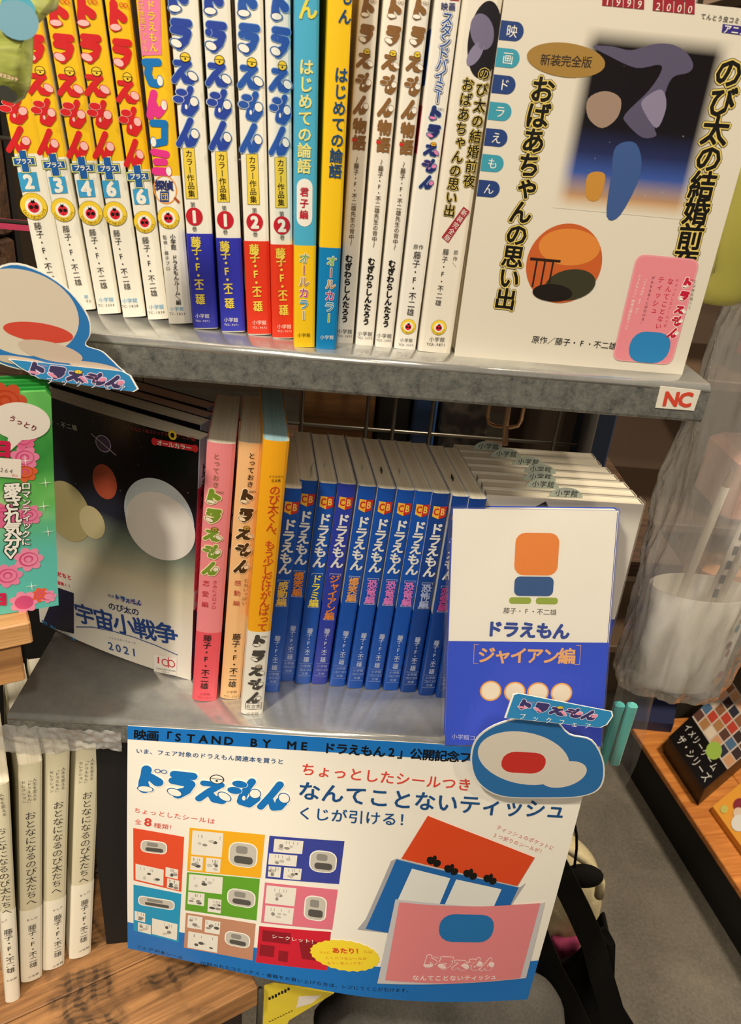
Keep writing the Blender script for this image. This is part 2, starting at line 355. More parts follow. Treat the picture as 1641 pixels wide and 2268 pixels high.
def ladybird(P, c, r, L=3):
    x, y = P.uv(c); ink = mat('7A6420')
    P.ell(x, y, r, r, ink, L, n=32); P.ell(x, y, r*.97, r*.97, YEL, L+1, n=32); P.ell(x, y, r*.62, r*.62, PAPERW, L+2, n=28); P.ell(x, y-r*.04, r*.42, r*.42, LBUG, L+3)
    P.ell(x, y+r*.34, r*.16, r*.1, BLACK, L+4); P.ell(x-r*.19, y-r*.04, r*.15, r*.15, BLACK, L+4); P.ell(x+r*.19, y-r*.04, r*.15, r*.15, BLACK, L+4); P.stroke([(x, y+r*.3), (x, y-r*.44)], r*.012, BLACK, L+4)
    P.stroke([(x-r*.05, y+r*.4), (x-r*.12, y+r*.5)], r*.02, BLACK, L+4); P.stroke([(x+r*.05, y+r*.4), (x+r*.12, y+r*.5)], r*.02, BLACK, L+4)
    s = 'てんとう虫コミックス'
    for i, ch in enumerate(s):
        a = math.radians(-160+i*140/9); V, F = glyph(ch, 0); cx, cy = x+r*.80*math.cos(a), y+r*.80*math.sin(a); t = a+math.pi/2; sz = r*.27
        P.add([(cx+(px*math.cos(t)-py*math.sin(t))*sz, cy+(px*math.sin(t)+py*math.cos(t))*sz) for px, py in V], F, ink, L+3)
def plusmark(P, c, r, L=3):
    x, y = P.uv(c); b = mat('1C5CA8')
    for q, m, l in ((1.14, mat('3B7A4A'), L), (1.09, mat('F3E98A'), L+1), (1.0, b, L+2)):
        w = r*q; t = r*(.42+(q-1)); tt = r*(.30+(q-1)); P.poly([(x-w, y-tt), (x+w, y-tt), (x+w, y+tt), (x-w, y+tt)], m, l); P.poly([(x-t*.8, y-w), (x+t*.8, y-w), (x+t*.8, y+w), (x-t*.8, y+w)], m, l+.3)
    P.text('プラス', (x-r*.8, y), (x+r*.8, y), PAPERW, L+4, px=False, bold=.035, k=1.0)
# ------------------------------------------------------------------ books
class Book:
    """spine out: local x across the spine, y into the shelf, z up the spine"""
    def __init__(s, label, group, O, x, up, Wd, D, Hh, zones, side=None, bulge=.5, pm=None, gap=.5, name='paperback_book', cat='book', cut=0.0, parts=True):
        s.W, s.D, s.H, s.bulge = Wd, D, Hh, bulge
        x = x.normalized(); up = (up-x*up.dot(x)).normalized()
        s.M = frame(O, x, up); s.O, s.x, s.z = O, x, up; s.y = up.cross(x)
        s.root = thing(name, label, cat, s.M, group)
        r = 1.2; pr = [(0, D), (0, r)]
        for k in range(9): u = k/8; pr.append((Wd*u if 0 < k < 8 else (0.25 if k == 0 else Wd-.25), -bulge*(1-(2*u-1)**2)+(.35 if k in (0, 8) else 0)))
        pr += [(Wd, r), (Wd, D)]
        zs = sorted(set([0, Hh]+[z for z, _, _ in zones]+([z for z, _ in side] if side else []))); zs = [z for z in zs if 0 <= z <= Hh]
        n = len(pr); V = [(p[0], p[1], z) for z in zs for p in pr]; F = []; I = []; mats = []
        def mi(m):
            if m not in mats: mats.append(m)
            return mats.index(m)
        for j in range(len(zs)-1):
            zc = (zs[j]+zs[j+1])/2; zm = [m for z, m, _ in zones if z <= zc][-1]; sm = [m for z, m in side if z <= zc][-1] if side else [q or m for z, m, q in zones if z <= zc][-1]
            for i in range(n-1):
                F.append((j*n+i, j*n+i+1, (j+1)*n+i+1, (j+1)*n+i)); I.append(mi(sm if i in (0, n-2) else zm))
        o = mesh('cover', V, F, mats, I, s.root, smooth=False); md = o.modifiers.new('t', 'SOLIDIFY'); md.thickness = .35*MM; md.offset = -1
        v, f = box(.45, Wd-.45, .6, D-.6, .4, Hh-gap); mesh('page_block', v, f, pm or M_PG, None, s.root)
    def uv(s, p): q = at_plane(p, s.O, s.y); d = q-s.O; return (d.dot(s.x), d.dot(s.z))
    def P(s):
        def fm(u, v, l): t = min(max(u/s.W, 0), 1); return (u, -s.bulge*(1-(2*t-1)**2)-.06-.07*s.bulge-l*LS, v)
        return Print(fm, s.uv, 2.2, False)
    def v(s, p): return s.uv(p)[1]
    def band(s, z1, m, name='paper_band', z0=0, side=None, t=.25):
        b = s.bulge; Wd = s.W; pr = [(-t, s.D*.9), (-t, .8)]
        for k in range(9): u = k/8; pr.append((-t+(Wd+2*t)*u if 0 < k < 8 else (.1 if k == 0 else Wd-.1), -b*(1-(2*u-1)**2)-t+(.3 if k in (0, 8) else 0)))
        pr += [(Wd+t, .8), (Wd+t, s.D*.9)]; n = len(pr)
        V = [(p[0], p[1], z) for z in (z0, z1) for p in pr]; F = [(i, i+1, n+i+1, n+i) for i in range(n-1)]; I = [1 if i in (0, n-2) else 0 for i in range(n-1)]
        return mesh(name, V, F, [m, side or m], I, s.root)
def seat(BL, BR, TL, z, yaw=None, Wd=None):
    """corner, width direction, up direction and width of a spine whose foot stands on height z"""
    a = at_z(BL, z); b = at_z(BR, z); x = (b-a)
    if yaw is not None: x = Vector((math.cos(math.radians(yaw)), math.sin(math.radians(yaw)), 0))*max(1, (b-a).dot(Vector((math.cos(math.radians(yaw)), math.sin(math.radians(yaw)), 0))))
    w = Wd or x.length; x = x.normalized(); n = x.cross(Vector((0, 0, 1))); T = at_plane(TL, a, n); up = (T-a).normalized()
    if abs(up.dot(x)) < .0001: up = Vector((0, 0, 1))
    ux = (x-up*up.dot(x)).normalized(); low = min(0, ux.z*w); a = a-up*low
    return a, ux, up, w
UZ, LZ = 1150.0, 900.0
SPINE = {}
# ================================================================== STRUCTURE
def struct(o): o['kind'] = 'structure'; return o
t = NT('worn_grey_floor'); v_ = t.coord(); f1 = t.noise(v_, 7, 6, .65, .5); f2 = t.noise(v_, 180, 3, .7); 
t.l(t.mix(.35, t.ramp(f1, [(.3, '565046'), (.6, '787063'), (.8, '8A8172')]), t.ramp(f2, [(.35, '4C463C'), (.7, '8A8272')])), t.b.inputs['Base Color']); t.b.inputs['Roughness'].default_value = .6; t.bump(f2, .2)
v, f = box(-2500, 2500, -2500, 3200, -20, 0); struct(mesh('floor', v, f, t.m))
v, f = box(-2500, 2500, 3200, 3260, 0, 2900); struct(mesh('wall_back', v, f, mat('5E4A38', .8)))
# ================================================================== METAL SHELVES
def steel_shelf(label, z, x0, x1, depth, lip):
    M = frame(Vector((x0, 0, z)), Vector((1, 0, 0)), Vector((0, 0, 1))); root = thing('metal_shelf', label, 'shelf', M); L = x1-x0
    pr = [(depth, 0), (4, 0)]+[(4-4*math.sin(math.radians(a)), -4+4*math.cos(math.radians(a))) for a in (22, 45, 68, 90)]
    V, F, n = [], [], len(pr)
    for x in (0, L): V += [(x, p[0], p[1]) for p in pr]
    F = [(i, i+1, n+i+1, n+i) for i in range(n-1)]
    o = mesh('shelf_board', V, F, M_GTOP, None, root, smooth=True); md = o.modifiers.new('t', 'SOLIDIFY'); md.thickness = 1*MM; md.offset = -1
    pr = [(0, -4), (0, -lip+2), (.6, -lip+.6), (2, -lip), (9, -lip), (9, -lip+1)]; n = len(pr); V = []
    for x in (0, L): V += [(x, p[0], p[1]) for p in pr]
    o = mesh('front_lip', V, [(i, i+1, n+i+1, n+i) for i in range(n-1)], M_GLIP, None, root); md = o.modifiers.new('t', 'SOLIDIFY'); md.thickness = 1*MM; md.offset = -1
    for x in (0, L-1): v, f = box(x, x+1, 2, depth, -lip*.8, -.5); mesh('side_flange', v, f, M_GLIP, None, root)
    for x in (40, L-46): v, f = box(x, x+6, 2, depth+4, -9, -1.2); mesh('support_bar', v, f, M_GLIP, None, root)
    return root
S1 = steel_shelf('upper galvanised steel shelf with an NC sticker at its right end', UZ, -198, 186, 198, 20.5)
S2 = steel_shelf('lower galvanised steel shelf with the poster hanging from its lip', LZ, -198, 186, 198, 19)
# NC sticker on the upper lip
class Flat:
    """a flat sheet facing the viewer: corner O, x along, z up"""
    def __init__(s, name, label, cat, O, x, up, group=None):
        s.O, s.x = O, x.normalized(); s.z = (up-s.x*up.dot(s.x)).normalized(); s.y = s.z.cross(s.x); s.M = frame(O, x, up); s.root = thing(name, label, cat, s.M, group)
    def uv(s, p): q = at_plane(p, s.O, s.y); d = q-s.O; return (d.dot(s.x), d.dot(s.z))
    def P(s, base=0): return Print(lambda u, v, l: (u, -base-.06-l*LS, v), s.uv)
def slab(pts, t, y0=0):
    n = len(pts); V = [(p[0], y0, p[1]) for p in pts]+[(p[0], y0+t, p[1]) for p in pts]
    return V, [tuple(range(n)), tuple(range(2*n-1, n-1, -1))]+[(i, n+i, n+(i+1) % n, (i+1) % n) for i in range(n)]
def child_flat(parentM, root): return None
c = [at_y(k8(*p), -.6) for p in ((1185, 1012), (1414, 1037), (1375, 1152), (1155, 1135))]
O = Vector((-198, 0, UZ)); pts = [(q.x-O.x, q.z-O.z) for q in c][::-1]
v, f = slab(pts, .3, -.5); st = mesh('label_sticker', v, f, mat('E9E2D2', .5), None, S1); st['label'] = 'cream sticker with red letters'
P = Print(lambda u, v, l: (u, -.55-l*LS, v), lambda p: (at_y(p, -.6).x-O.x, at_y(p, -.6).z-O.z))
P.text('NC', k8(1205, 1083), k8(1365, 1090), mat('D8452F', .6), size=10.5, bold=.045); P.build('sticker_lettering', st)
# ================================================================== UPPER ROW
Y1 = mat('F7C81E'); WH = mat('F5F0E2'); BL1 = mat('2C3FA8'); BL2 = mat('2F55A6')
AUTH = '藤子・F・不二雄'
def upbook(key, BL, BR, TL, label, group, yaw, zones_px, H=176, D=108, **kw):
    a, x, up, w = seat(BL, BR, TL, UZ, yaw); bk = Book.__new__(Book); bk.O, bk.x, bk.z, bk.W = a, x, up, w; bk.y = up.cross(x); bk.bulge = .5
    z = [(0 if p is None else max(.5, bk.uv(p)[1]), m, q) for p, m, q in zones_px]
    return Book(label, group, a, x, up, w, D, H, z, **kw)
G1 = 'yellow topped comic spines on the upper shelf'
num = [((97, 668), (156, 668), (7.7, 230), '2', (185, 1330), None, k1(170, 640), k1(210, 1395), k1(250, 1572), k1(292, 1785), 'yellow topped comic numbered two on blue, leftmost spine of the upper row'),
 ((162, 688), (213, 688), (69, 223), '3', (340, 1365), None, 0, k1(470, 1425), k1(505, 1600), k1(545, 1815), 'yellow topped comic numbered three on blue, second spine of the upper row'),
 ((217, 696), (269, 694), (96, 0), '4', (590, 1395), None, 0, k1(715, 1452), k1(745, 1630), k1(785, 1843), 'yellow topped comic numbered four on blue, third spine of the upper row'),
 ((273, 703), (324, 703), (164, 0), '6', (820, 1397), None, 0, k1(937, 1457), k1(962, 1634), k1(995, 1848), 'yellow topped comic numbered six, fourth spine of the upper row'),
 ((328, 708), (374, 707), (232, 0), '6', (1090, 1468), None, 0, k1(1195, 1525), k1(1220, 1700), k1(1250, 1920), 'yellow topped comic numbered six, directly left of the comic with multicoloured bubble letters')]
logos = [(k1(60, -30), k1(190, 1300)), (k1(330, 30), k1(450, 1330)), (k1(480, -10), k1(690, 1350)), (k1(720, -10), k1(915, 1355)), (k1(985, 20), k1(1175, 1425))]
logos = [(k1(-30, 30), k1(182, 1300)), (k1(240, 10), k1(435, 1325)), (k1(495, 0), k1(690, 1350)), (k1(735, 0), k1(915, 1355)), (k1(1010, 30), k1(1175, 1425))]
auths = [(k2(290, 325), k2(420, 830)), (k2(515, 350), k2(625, 830)), (k2(725, 378), k2(825, 855)), (k2(915, 385), k2(1010, 862)), (k2(1145, 440), k2(1220, 915))]
for i, (BL, BR, TL, n, zb, _, _, plus, sq, bug, lab) in enumerate(num):
    bk = upbook(n, BL, BR, TL, lab, G1, 14, [(None, WH, None), (k1(*zb), Y1, WH)])
    P = bk.P(); vlogo(P, *logos[i], bk.W*.92, RED, mat('F6C3C2'), RED, bell=YEL, kh=1.12); P.build('title_lettering', bk.root)
    P = bk.P(); plusmark(P, plus, 4.9); x, y = P.uv(sq); s = bk.W*.33; P.rect(x-s, y-s, x+s, y+s, mat('3EA3D8'), 3); P.text(n, (x-4, y), (x+4, y), PAPERW, 4, size=9.2, px=False, bold=.05); P.build('volume_mark', bk.root)
    P = bk.P(); ladybird(P, bug, bk.W*.49); P.build('ladybird_emblem', bk.root)
    P = bk.P(); P.text(AUTH, *auths[i], mat('2A2624'), vert=True, k=.98); 
    if i > 1: q = [k2(838, 940), k2(1025, 947), k2(1235, 997)][i-2]; P.text('小学館', (q[0]-17, q[1]), (q[0]+17, q[1]-1), mat('4AA5D6'), k=1.0); P.text(['TC-3304', 'TC-1838', 'TC-1838'][i-2], (q[0]-18, q[1]+13), (q[0]+19, q[1]+11), mat('4A4844'), k=1.5)
    if i == 1: P.text('館', k2(664, 915), k2(700, 915), mat('4AA5D6')); P.text('03', k2(680, 950), k2(720, 950), mat('4A4844'), k=1.5)
    P.build('author_lettering', bk.root)
# detective comic
bk = upbook('d', (374, 717), (427.5, 718), (301, 0), 'comic with big blue and pink bubble letters on yellow spine', None, 11, [(None, WH, None), (k1(1400, 1520), Y1, None)])
P = bk.P(); P.pxquad(k1(1190, -60), k1(1385, -60), k1(1400, 475), k1(1228, 482), mat('EF7FA8'), 1); P.text('ドラえもん', k1(1300, 0), k1(1335, 455), YEL, vert=True, bold=.03); P.text('公式捜査ファイル', k1(1210, -40), k1(1262, 455), YEL, vert=True); P.build('pink_title_panel', bk.root)
P = bk.P()
CB1, CP1 = mat('1478C4'), mat('E8368F')
def bub(P, strokes, ovals, m):
    for s_, r in strokes: P.stroke([P.uv(k1(*q)) for q in s_], r, m, 3)
    for cx, cy in ovals: x, y = P.uv(k1(cx, cy)); P.ell(x, y, 1.5, 2.3, m, 4); P.ell(x, y, 1.25, 2.0, PAPERW, 5)
bub(P, [([(1255, 540), (1370, 540)], 1.6), ([(1290, 560), (1280, 640), (1310, 715), (1360, 725)], 1.7)], [(1385, 700)], CB1)
bub(P, [([(1330, 810), (1310, 900), (1300, 1000)], 1.7), ([(1330, 900), (1365, 990), (1400, 950)], 1.7)], [(1420, 910)], CP1)
bub(P, [([(1320, 1065), (1425, 1070), (1425, 1225), (1350, 1240)], 1.6)], [(1328, 1228)], CB1)
bub(P, [([(1330, 1315), (1440, 1335)], 1.6), ([(1350, 1400), (1425, 1400)], 1.6), ([(1345, 1480), (1450, 1485)], 1.8)], [(1460, 1480)], CP1)
P.build('bubble_lettering', bk.root)
P = bk.P(); x, y = P.uv(k1(1430, 1640)); P.ell(x, y, 5.6, 6.6, mat('F0A24A'), 1, ring=.9); P.pxquad(k1(1500, 1715), k1(1515, 1700), k1(1558, 1745), k1(1545, 1762), mat('B0562A'), 2)
P.text('探偵', k1(1345, 1600), k1(1495, 1605), mat('27306E'), bold=.04, k=1.15); P.pxquad(k1(1385, 1655), k1(1462, 1655), k1(1462, 1745), k1(1385, 1745), mat('1D3E8C'), 2); P.text('団', k1(1388, 1700), k1(1460, 1700), YEL, 4); ladybird(P, k2(1330, 292), 5.2); P.build('emblem_print', bk.root)
P = bk.P(); P.text('小学館 ドラえもんルーム／編', k2(1362, 420), k2(1412, 980), BLACK, vert=True, bold=.015, k=1.1); P.text('監修：藤子プロ', k2(1300, 425), k2(1330, 712), BLACK, vert=True, k=.85); P.text('小学館', k2(1340, 1012), k2(1452, 1010), mat('4AA5D6')); P.text('TC-2829', k2(1338, 1050), k2(1466, 1050), mat('4A4844'), k=1.5); P.build('author_lettering', bk.root)
# four white spines with blue title
G2 = 'white spines with blue bubble title on the upper shelf'
bb = [((429, 728), (483, 730), (374, 0), '1', 'B', k3(130, -130), k3(235, 1245), (175, 1282, 305, 1718), (262, 128), (275, 232), (277, 338), (205, 378), (308, 410, 330, 985), (345, 1088), (348, 1132), 'white spine with blue band and red numeral 1, left one of the two'),
 ((491, 735), (543, 736), (447, 0), '1', 'B', k3(440, -110), k3(515, 1275), (457, 1312, 578, 1745), (533, 158), (543, 262), (543, 365), (452, 416), (556, 448, 583, 1020), (593, 1122), (597, 1165), 'white spine with blue band and red numeral 1, right one of the two'),
 ((549, 741), (601, 743), (520, 0), '2', 'R', k3(735, -90), k3(778, 1295), (724, 1335, 838, 1768), (795, 178), (797, 280), (802, 385), (705, 442), (812, 475, 828, 1045), (838, 1145), (840, 1190), 'white spine with red band and red numeral 2, left one of the two'),
 ((604, 749), (650, 751), (588, 0), '2', 'R', k3(1020, -60), k3(1020, 1320), (970, 1362, 1077, 1795), (1030, 208), (1032, 308), (1035, 412), (930, 472), (1040, 508, 1050, 1078), (1052, 1180), (1055, 1220), 'white spine with red band and red numeral 2, beside the light blue book')]
for BL, BR, TL, n, cl, l0, l1, yb, dai, circ, kan, bnd, au, sg, code, lab in bb:
    bk = upbook(n, BL, BR, TL, lab, G2, 8, [(None, WH, None)], H=178)
    P = bk.P(); lb = mat('2B46A6') if cl == 'B' else mat('2A58AE'); vlogo(P, l0, l1, bk.W*.88, lb, PAPERW, mat('1E3278'), bell=YEL, outline=mat('8FB4DE'), ex=.28, kh=1.16); P.build('title_lettering', bk.root)
    x0, y0, x1, y1 = yb; wpx = 98
    P = bk.P(); P.pxquad(k3(x0-3, y0-3), k3(x0+wpx+3, y0-3), k3(x1+3, y1+3), k3(x1-wpx-3, y1+3), BLACK, 1); P.pxquad(k3(x0, y0), k3(x0+wpx, y0), k3(x1, y1), k3(x1-wpx, y1), mat('F4D44C'), 2)
    P.text('カラー作品集', k3(x0+wpx/2+2, y0+12), k3(x1-wpx/2-2, y1-10), BLACK, vert=True, k=.98, bold=.01); P.build('yellow_series_panel', bk.root)
    P = bk.P(); P.text('第', k4(dai[0]-24, dai[1]), k4(dai[0]+24, dai[1]), BLACK); P.text('巻', k4(kan[0]-24, kan[1]), k4(kan[0]+24, kan[1]), BLACK); x, y = P.uv(k4(*circ)); P.ell(x, y, 4.0, 4.2, mat('C8202E'), 2, n=32); P.text(n, (x-4, y-.1), (x+4, y-.1), PAPERW, 4, size=7.5, px=False, bold=.06); P.build('volume_mark', bk.root)
    bc = mat('3236B4') if cl == 'B' else mat('E03A20'); z1 = bk.uv(k4(*bnd))[1]; bd = bk.band(z1, bc, z0=.6); bd['label'] = 'blue paper band' if cl == 'B' else 'red paper band'
    P = Print(lambda u, v, l, b=bk: (u, b.P().f(u, v, l)[1]-.27, v), bk.uv, 2.2, False)
    P.text(AUTH, k4(au[0]-22, au[1]), k4(au[2], au[3]), mat('F2DC5A'), vert=True, k=1.22, bold=.025); P.text('小学館', k4(sg[0]-62, sg[1]), k4(sg[0]+62, sg[1]+2), PAPERW, k=1.0); P.text('TCS-9571' if cl == 'B' else 'TCS-9572', k4(code[0]-63, code[1]), k4(code[0]+63, code[1]+2), PAPERW, k=1.6); P.build('band_lettering', bd)
# two hardbacks, light blue and yellow
LBm, YBm, BB2 = mat('4DB2D6'), mat('FACB1C'), mat('0A82C0')
bk = upbook('lb', (651, 768), (697, 770), (652, 0), 'glossy light blue book with yellow foot on the upper shelf', None, 6, [(None, YBm, None), (k4(1140, 480), LBm, None)], H=176, D=115)
P = bk.P(); P.text('ん', k3(1180, 75), k3(1330, 75), mat('F4E04C'), k=1.15, bold=.03); P.text('はじめての論語', k3(1245, 505), k3(1222, 1505), mat('F1E98C'), vert=True, bold=.025, k=.98); P.build('title_lettering', bk.root)
P = bk.P(); (xa, ya) = P.uv(k3(1230, 1545)); (xb, yb_) = P.uv(k4(1228, 318)); P.rrect(xa-3.6, yb_, xa+3.6, ya, 3.5, PAPERW, 1); P.text('君子編', k3(1228, 1610), k4(1222, 262), mat('C3283A'), vert=True, bold=.03, k=.85); P.build('white_title_pill', bk.root)
COLS = [mat('7DB24A'), mat('B0463C'), mat('B98A4E'), mat('C22D86'), mat('2E9CC4'), mat('8EA83A')]
P = bk.P()
P.text('オールカラー', k4(1225, 540), k4(1220, 1130), PAPERW, 3, vert=True, bold=.07); P.text('オールカラー', k4(1225, 540), k4(1220, 1130), COLS, 4, vert=True, bold=.02); P.text('小学館', k4(1165, 1255), k4(1280, 1255), BLACK); P.build('foot_lettering', bk.root)
bk = upbook('yb', (700, 772), (744, 772), (726, 0), 'glossy yellow book with blue foot on the upper shelf', None, 7, [(None, BB2, None), (k4(1360, 498), YBm, None)], H=176, D=115)
P = bk.P(); P.text('もん', k3(1600, -110), k3(1570, 225), mat('1C4C78'), vert=True, k=.85, bold=.03); P.text('はじめての論語', k3(1550, 575), k3(1490, 1545), mat('1C4C78'), vert=True, bold=.025, k=.98); P.build('title_lettering', bk.root)
P = bk.P(); P.text('オールカラー', k4(1465, 565), k4(1435, 1155), PAPERW, 3, vert=True, bold=.07); P.text('オールカラー', k4(1465, 565), k4(1435, 1155), COLS, 4, vert=True, bold=.02); P.text('小学館', k4(1360, 1275), k4(1482, 1275), PAPERW); P.build('foot_lettering', bk.root)
# three cream story spines with brown letters
BR1 = mat('8B6236'); G3 = 'cream spines with brown bubble title on the upper shelf'
st3 = [((745, 758), (782, 760), (795, 0), (300, -10), (235, 985), (225, 1015, 212, 1305), (200, 1355, 145, 480), (130, 560, 90, 1150), (92, 1220), (92, 1262), 'cream spine with brown title, beside the yellow book, leftmost of three'),
 ((787, 763), (826, 764), (850, 0), (535, 0), (448, 1005), (440, 1030, 420, 1325), (412, 1378, 340, 498), (325, 585, 272, 1170), (265, 1240), (265, 1278), 'cream spine with brown title, middle one of three'),
 ((831, 768), (869, 771), (908, 0), (752, 5), (650, 1025), (640, 1050, 620, 1345), (605, 1398, 520, 520), (503, 605, 443, 1190), (433, 1258), (430, 1300), 'cream spine with brown title, beside the blue film title spine')]
for BL, BR, TL, l0, l1, mono, sub, au, sg, code, lab in st3:
    bk = upbook('s', BL, BR, TL, lab, G3, 4, [(None, mat('F2ECDF'), None)], H=178)
    P = bk.P(); vlogo(P, k5(*l0), k5(*l1), bk.W*.82, BR1, PAPERW, BR1, bell=YEL, kh=1.0); P.text('物語', k5(mono[0], mono[1]), k5(mono[2], mono[3]), BR1, vert=True, bold=.05, k=.92); x, y = P.uv(k5(mono[2]-38, mono[3]-95)); P.rect(x-1, y-.55, x+1, y+.55, RED, 5); P.build('title_lettering', bk.root)
    P = bk.P(); P.text('〜藤子・F・不二雄先生の背中〜', k5(sub[0]-2, sub[1]), k6(sub[2], sub[3]), mat('5A4630'), vert=True, k=1.0, bold=.01); P.build('subtitle_lettering', bk.root)
    P = bk.P(); P.text('むぎわらしんたろう', k6(au[0], au[1]), k6(au[2], au[3]), BLACK, vert=True, bold=.045, k=1.0); P.text('小学館', k6(sg[0]-66, sg[1]), k6(sg[0]+66, sg[1]+8), BLACK); P.text('TCS-2492', k6(code[0]-66, code[1]), k6(code[0]+66, code[1]+6), mat('4A4844'), k=1.6); P.build('author_lettering', bk.root)
# film title spine
bk = upbook('f', (873, 772), (920, 775), (964, 0), 'white spine with dark blue outlined film title letters', None, 3, [(None, mat('F0EBE0'), None)], H=176, side=[(0, mat('EDE6D8')), (92, mat('C03048')), (112, mat('EDE6D8')), (120, mat('27508C')), (142, mat('EDE6D8'))])
NV = mat('24306E')
P = bk.P(); P.pxquad(k5(1005, -40), k5(1085, -40), k5(1078, 8), k5(1000, 4), mat('B5242E'), 2); P.text('映画', k5(920, 55), k5(1050, 60), NV, bold=.02); P.text('スタンドバイミー', k5(985, 110), k5(890, 890), NV, 3, vert=True, k=1.25, bold=.12); P.text('スタンドバイミー', k5(985, 110), k5(890, 890), PAPERW, 4, vert=True, k=1.25, bold=.085); P.text('スタンドバイミー', k5(985, 110), k5(890, 890), mat('2C5AA8'), 5, vert=True, k=1.25, bold=.02)
vlogo(P, k5(885, 925), k5(800, 1630), bk.W*.62, NV, mat('E887B8'), NV, bell=mat('F0B030'), outline=mat('7FA6CC'), ex=.2, kh=.98); P.build('title_lettering', bk.root)
P = bk.P(); P.text('原作', k6(683, 490), k6(772, 497), BLACK); P.text(AUTH, k6(722, 530), k6(655, 1090), BLACK, vert=True, k=1.0); ladybird(P, k6(640, 1182), 3.9); P.text('小学館', k6(568, 1298), k6(680, 1303), mat('3C3A36')); P.text('TCA-3243', k6(556, 1338), k6(684, 1343), mat('3C3A36'), k=1.6); P.build('author_lettering', bk.root)
# thick spine of the anime comic
CV = mat('E4DCCB')
SKY = mat('1B1720')
bk = upbook('k', (926, 778), (997, 782), (1026, 0), 'thick cream spine with black and gold title and red diamond label', None, 3, [(None, mat('ECE4D4'), None)], H=157, D=100)
P = bk.P(); x, y = P.uv(k5(1300, 350)); P.ell(x, y, 7.3, 14.5, SKY, 1, n=40); P.ell(x-1.6, y+3.0, 5.0, 7.0, mat('77708C'), 2, .5); P.ell(x-3.4, y-5.5, 2.6, 5.2, mat('8A82A0'), 2, -.5); P.build('night_sky_vignette', bk.root)
def tri_text(P, t, a, b, k=1.0, vert=True, base=3, o=(.10, .07, .015)):
    P.text(t, a, b, BLACK, base, vert=vert, k=k, bold=o[0]); P.text(t, a, b, mat('E9CF6E'), base+1, vert=vert, k=k, bold=o[1]); P.text(t, a, b, BLACK, base+2, vert=vert, k=k, bold=o[2])
P = bk.P(); tri_text(P, 'のび太の結婚前夜', k5(1305, 565), k5(1158, 1625), .92, o=(.085, .065, .02)); tri_text(P, 'おばあちゃんの思い出', k5(1165, 665), k6(988, 235), .98, o=(.085, .065, .02)); P.build('title_lettering', bk.root)
P = bk.P(); P.pxquad(k6(1118, 145), k6(1172, 188), k6(985, 460), k6(928, 410), mat('A32B36'), 2); P.text('新装完全版', k6(1140, 172), k6(962, 440), PAPERW, vert=True, k=.9)
P.text('原作／', k6(1055, 515), k6(1035, 675), mat('3C3A36'), vert=True, k=.8); P.text(AUTH, k6(970, 505), k6(895, 1005), BLACK, vert=True, k=.92); ladybird(P, k6(904, 1190), 3.9); P.text('小学館', k6(820, 1290), k6(957, 1296), BLACK); P.text('TCA-9871', k6(797, 1333), k6(962, 1342), BLACK, k=1.6); P.build('author_lettering', bk.root)
# ------------------------------------------------------------------ face-out books
class FaceBook:
    """front cover towards the viewer, spine at the right edge"""
    def __init__(s, label, group, O, x, up, Wd, T, Hh, zones, spine_zones=None, name='paperback_book', bow=0, sleeve=False, pm=None, top_gap=.6):
        s.W, s.T, s.H = Wd, T, Hh; x = x.normalized(); up = (up-x*up.dot(x)).normalized(); s.M = frame(O, x, up); s.O, s.x, s.z = O, x, up; s.y = up.cross(x); s.bow = bow
        s.root = thing(name, label, 'book', s.M, group)
        N = 20 if bow else 4; pr = [(Wd*(i/N), s.bowf(Wd*i/N)) for i in range(N+1)]+[(Wd+.35, .4), (Wd+.35, T-.3), (Wd, T)]+[(Wd*(1-i/4), T) for i in range(1, 5)]
        sz = spine_zones or zones; zs = sorted(set([0, Hh]+[z for z, _ in zones]+[z for z, _ in sz])); n = len(pr); V = [(p[0], p[1], z) for z in zs for p in pr]; F, I, mats = [], [], []
        def mi(m):
            if m not in mats: mats.append(m)
            return mats.index(m)
        for j in range(len(zs)-1):
            zc = (zs[j]+zs[j+1])/2; fm_ = [m for z, m in zones if z <= zc][-1]; sm = [m for z, m in sz if z <= zc][-1]
            for i in range(n-1): F.append((j*n+i, j*n+i+1, (j+1)*n+i+1, (j+1)*n+i)); I.append(mi(fm_ if i < N or i > N+2 else sm))
        o = mesh('cover', V, F, mats, I, s.root); md = o.modifiers.new('t', 'SOLIDIFY'); md.thickness = .35*MM; md.offset = -1
        a = N+1; inner = [(max(.8, Wd*i/N), s.bowf(Wd*i/N)+.5) for i in range(N+1)]; inner[-1] = (Wd-.4, inner[-1][1]); inner += [(Wd-.4, T-.5), (.8, T-.5)]; m_ = len(inner)
        V = [(p[0], p[1], .5) for p in inner]+[(p[0], p[1], Hh-top_gap) for p in inner]; F = [tuple(range(m_-1, -1, -1)), tuple(range(m_, 2*m_))]+[(i, (i+1) % m_, m_+(i+1) % m_, m_+i) for i in range(m_)]
        mesh('page_block', V, F, pm or M_PGY, None, s.root)
        if sleeve:
            q = 1.0; pr2 = [(-2.5, -.4), (-2.2, -q), (Wd+.9, -q), (Wd+1.4, 1), (Wd+1.4, T+.6), (-2.2, T+.6), (-2.5, -.4)]
            V = [(p[0], p[1], z) for z in (-.8, Hh+1.2) for p in pr2]; F = [(i, i+1, 7+i+1, 7+i) for i in range(6)]; mesh('clear_sleeve', V, F, M_SLEEVE, None, s.root)
    def bowf(s, u): t = u/s.W; return -s.bow*4*t*(1-t)
    def uv(s, p): q = at_plane(p, s.O, s.y); d = q-s.O; return (d.dot(s.x), d.dot(s.z))
    def P(s, sub=0): return Print(lambda u, v, l: (u, s.bowf(min(max(u, 0), s.W))-.06-l*LS, v), s.uv, sub or (6 if s.bow else 0))
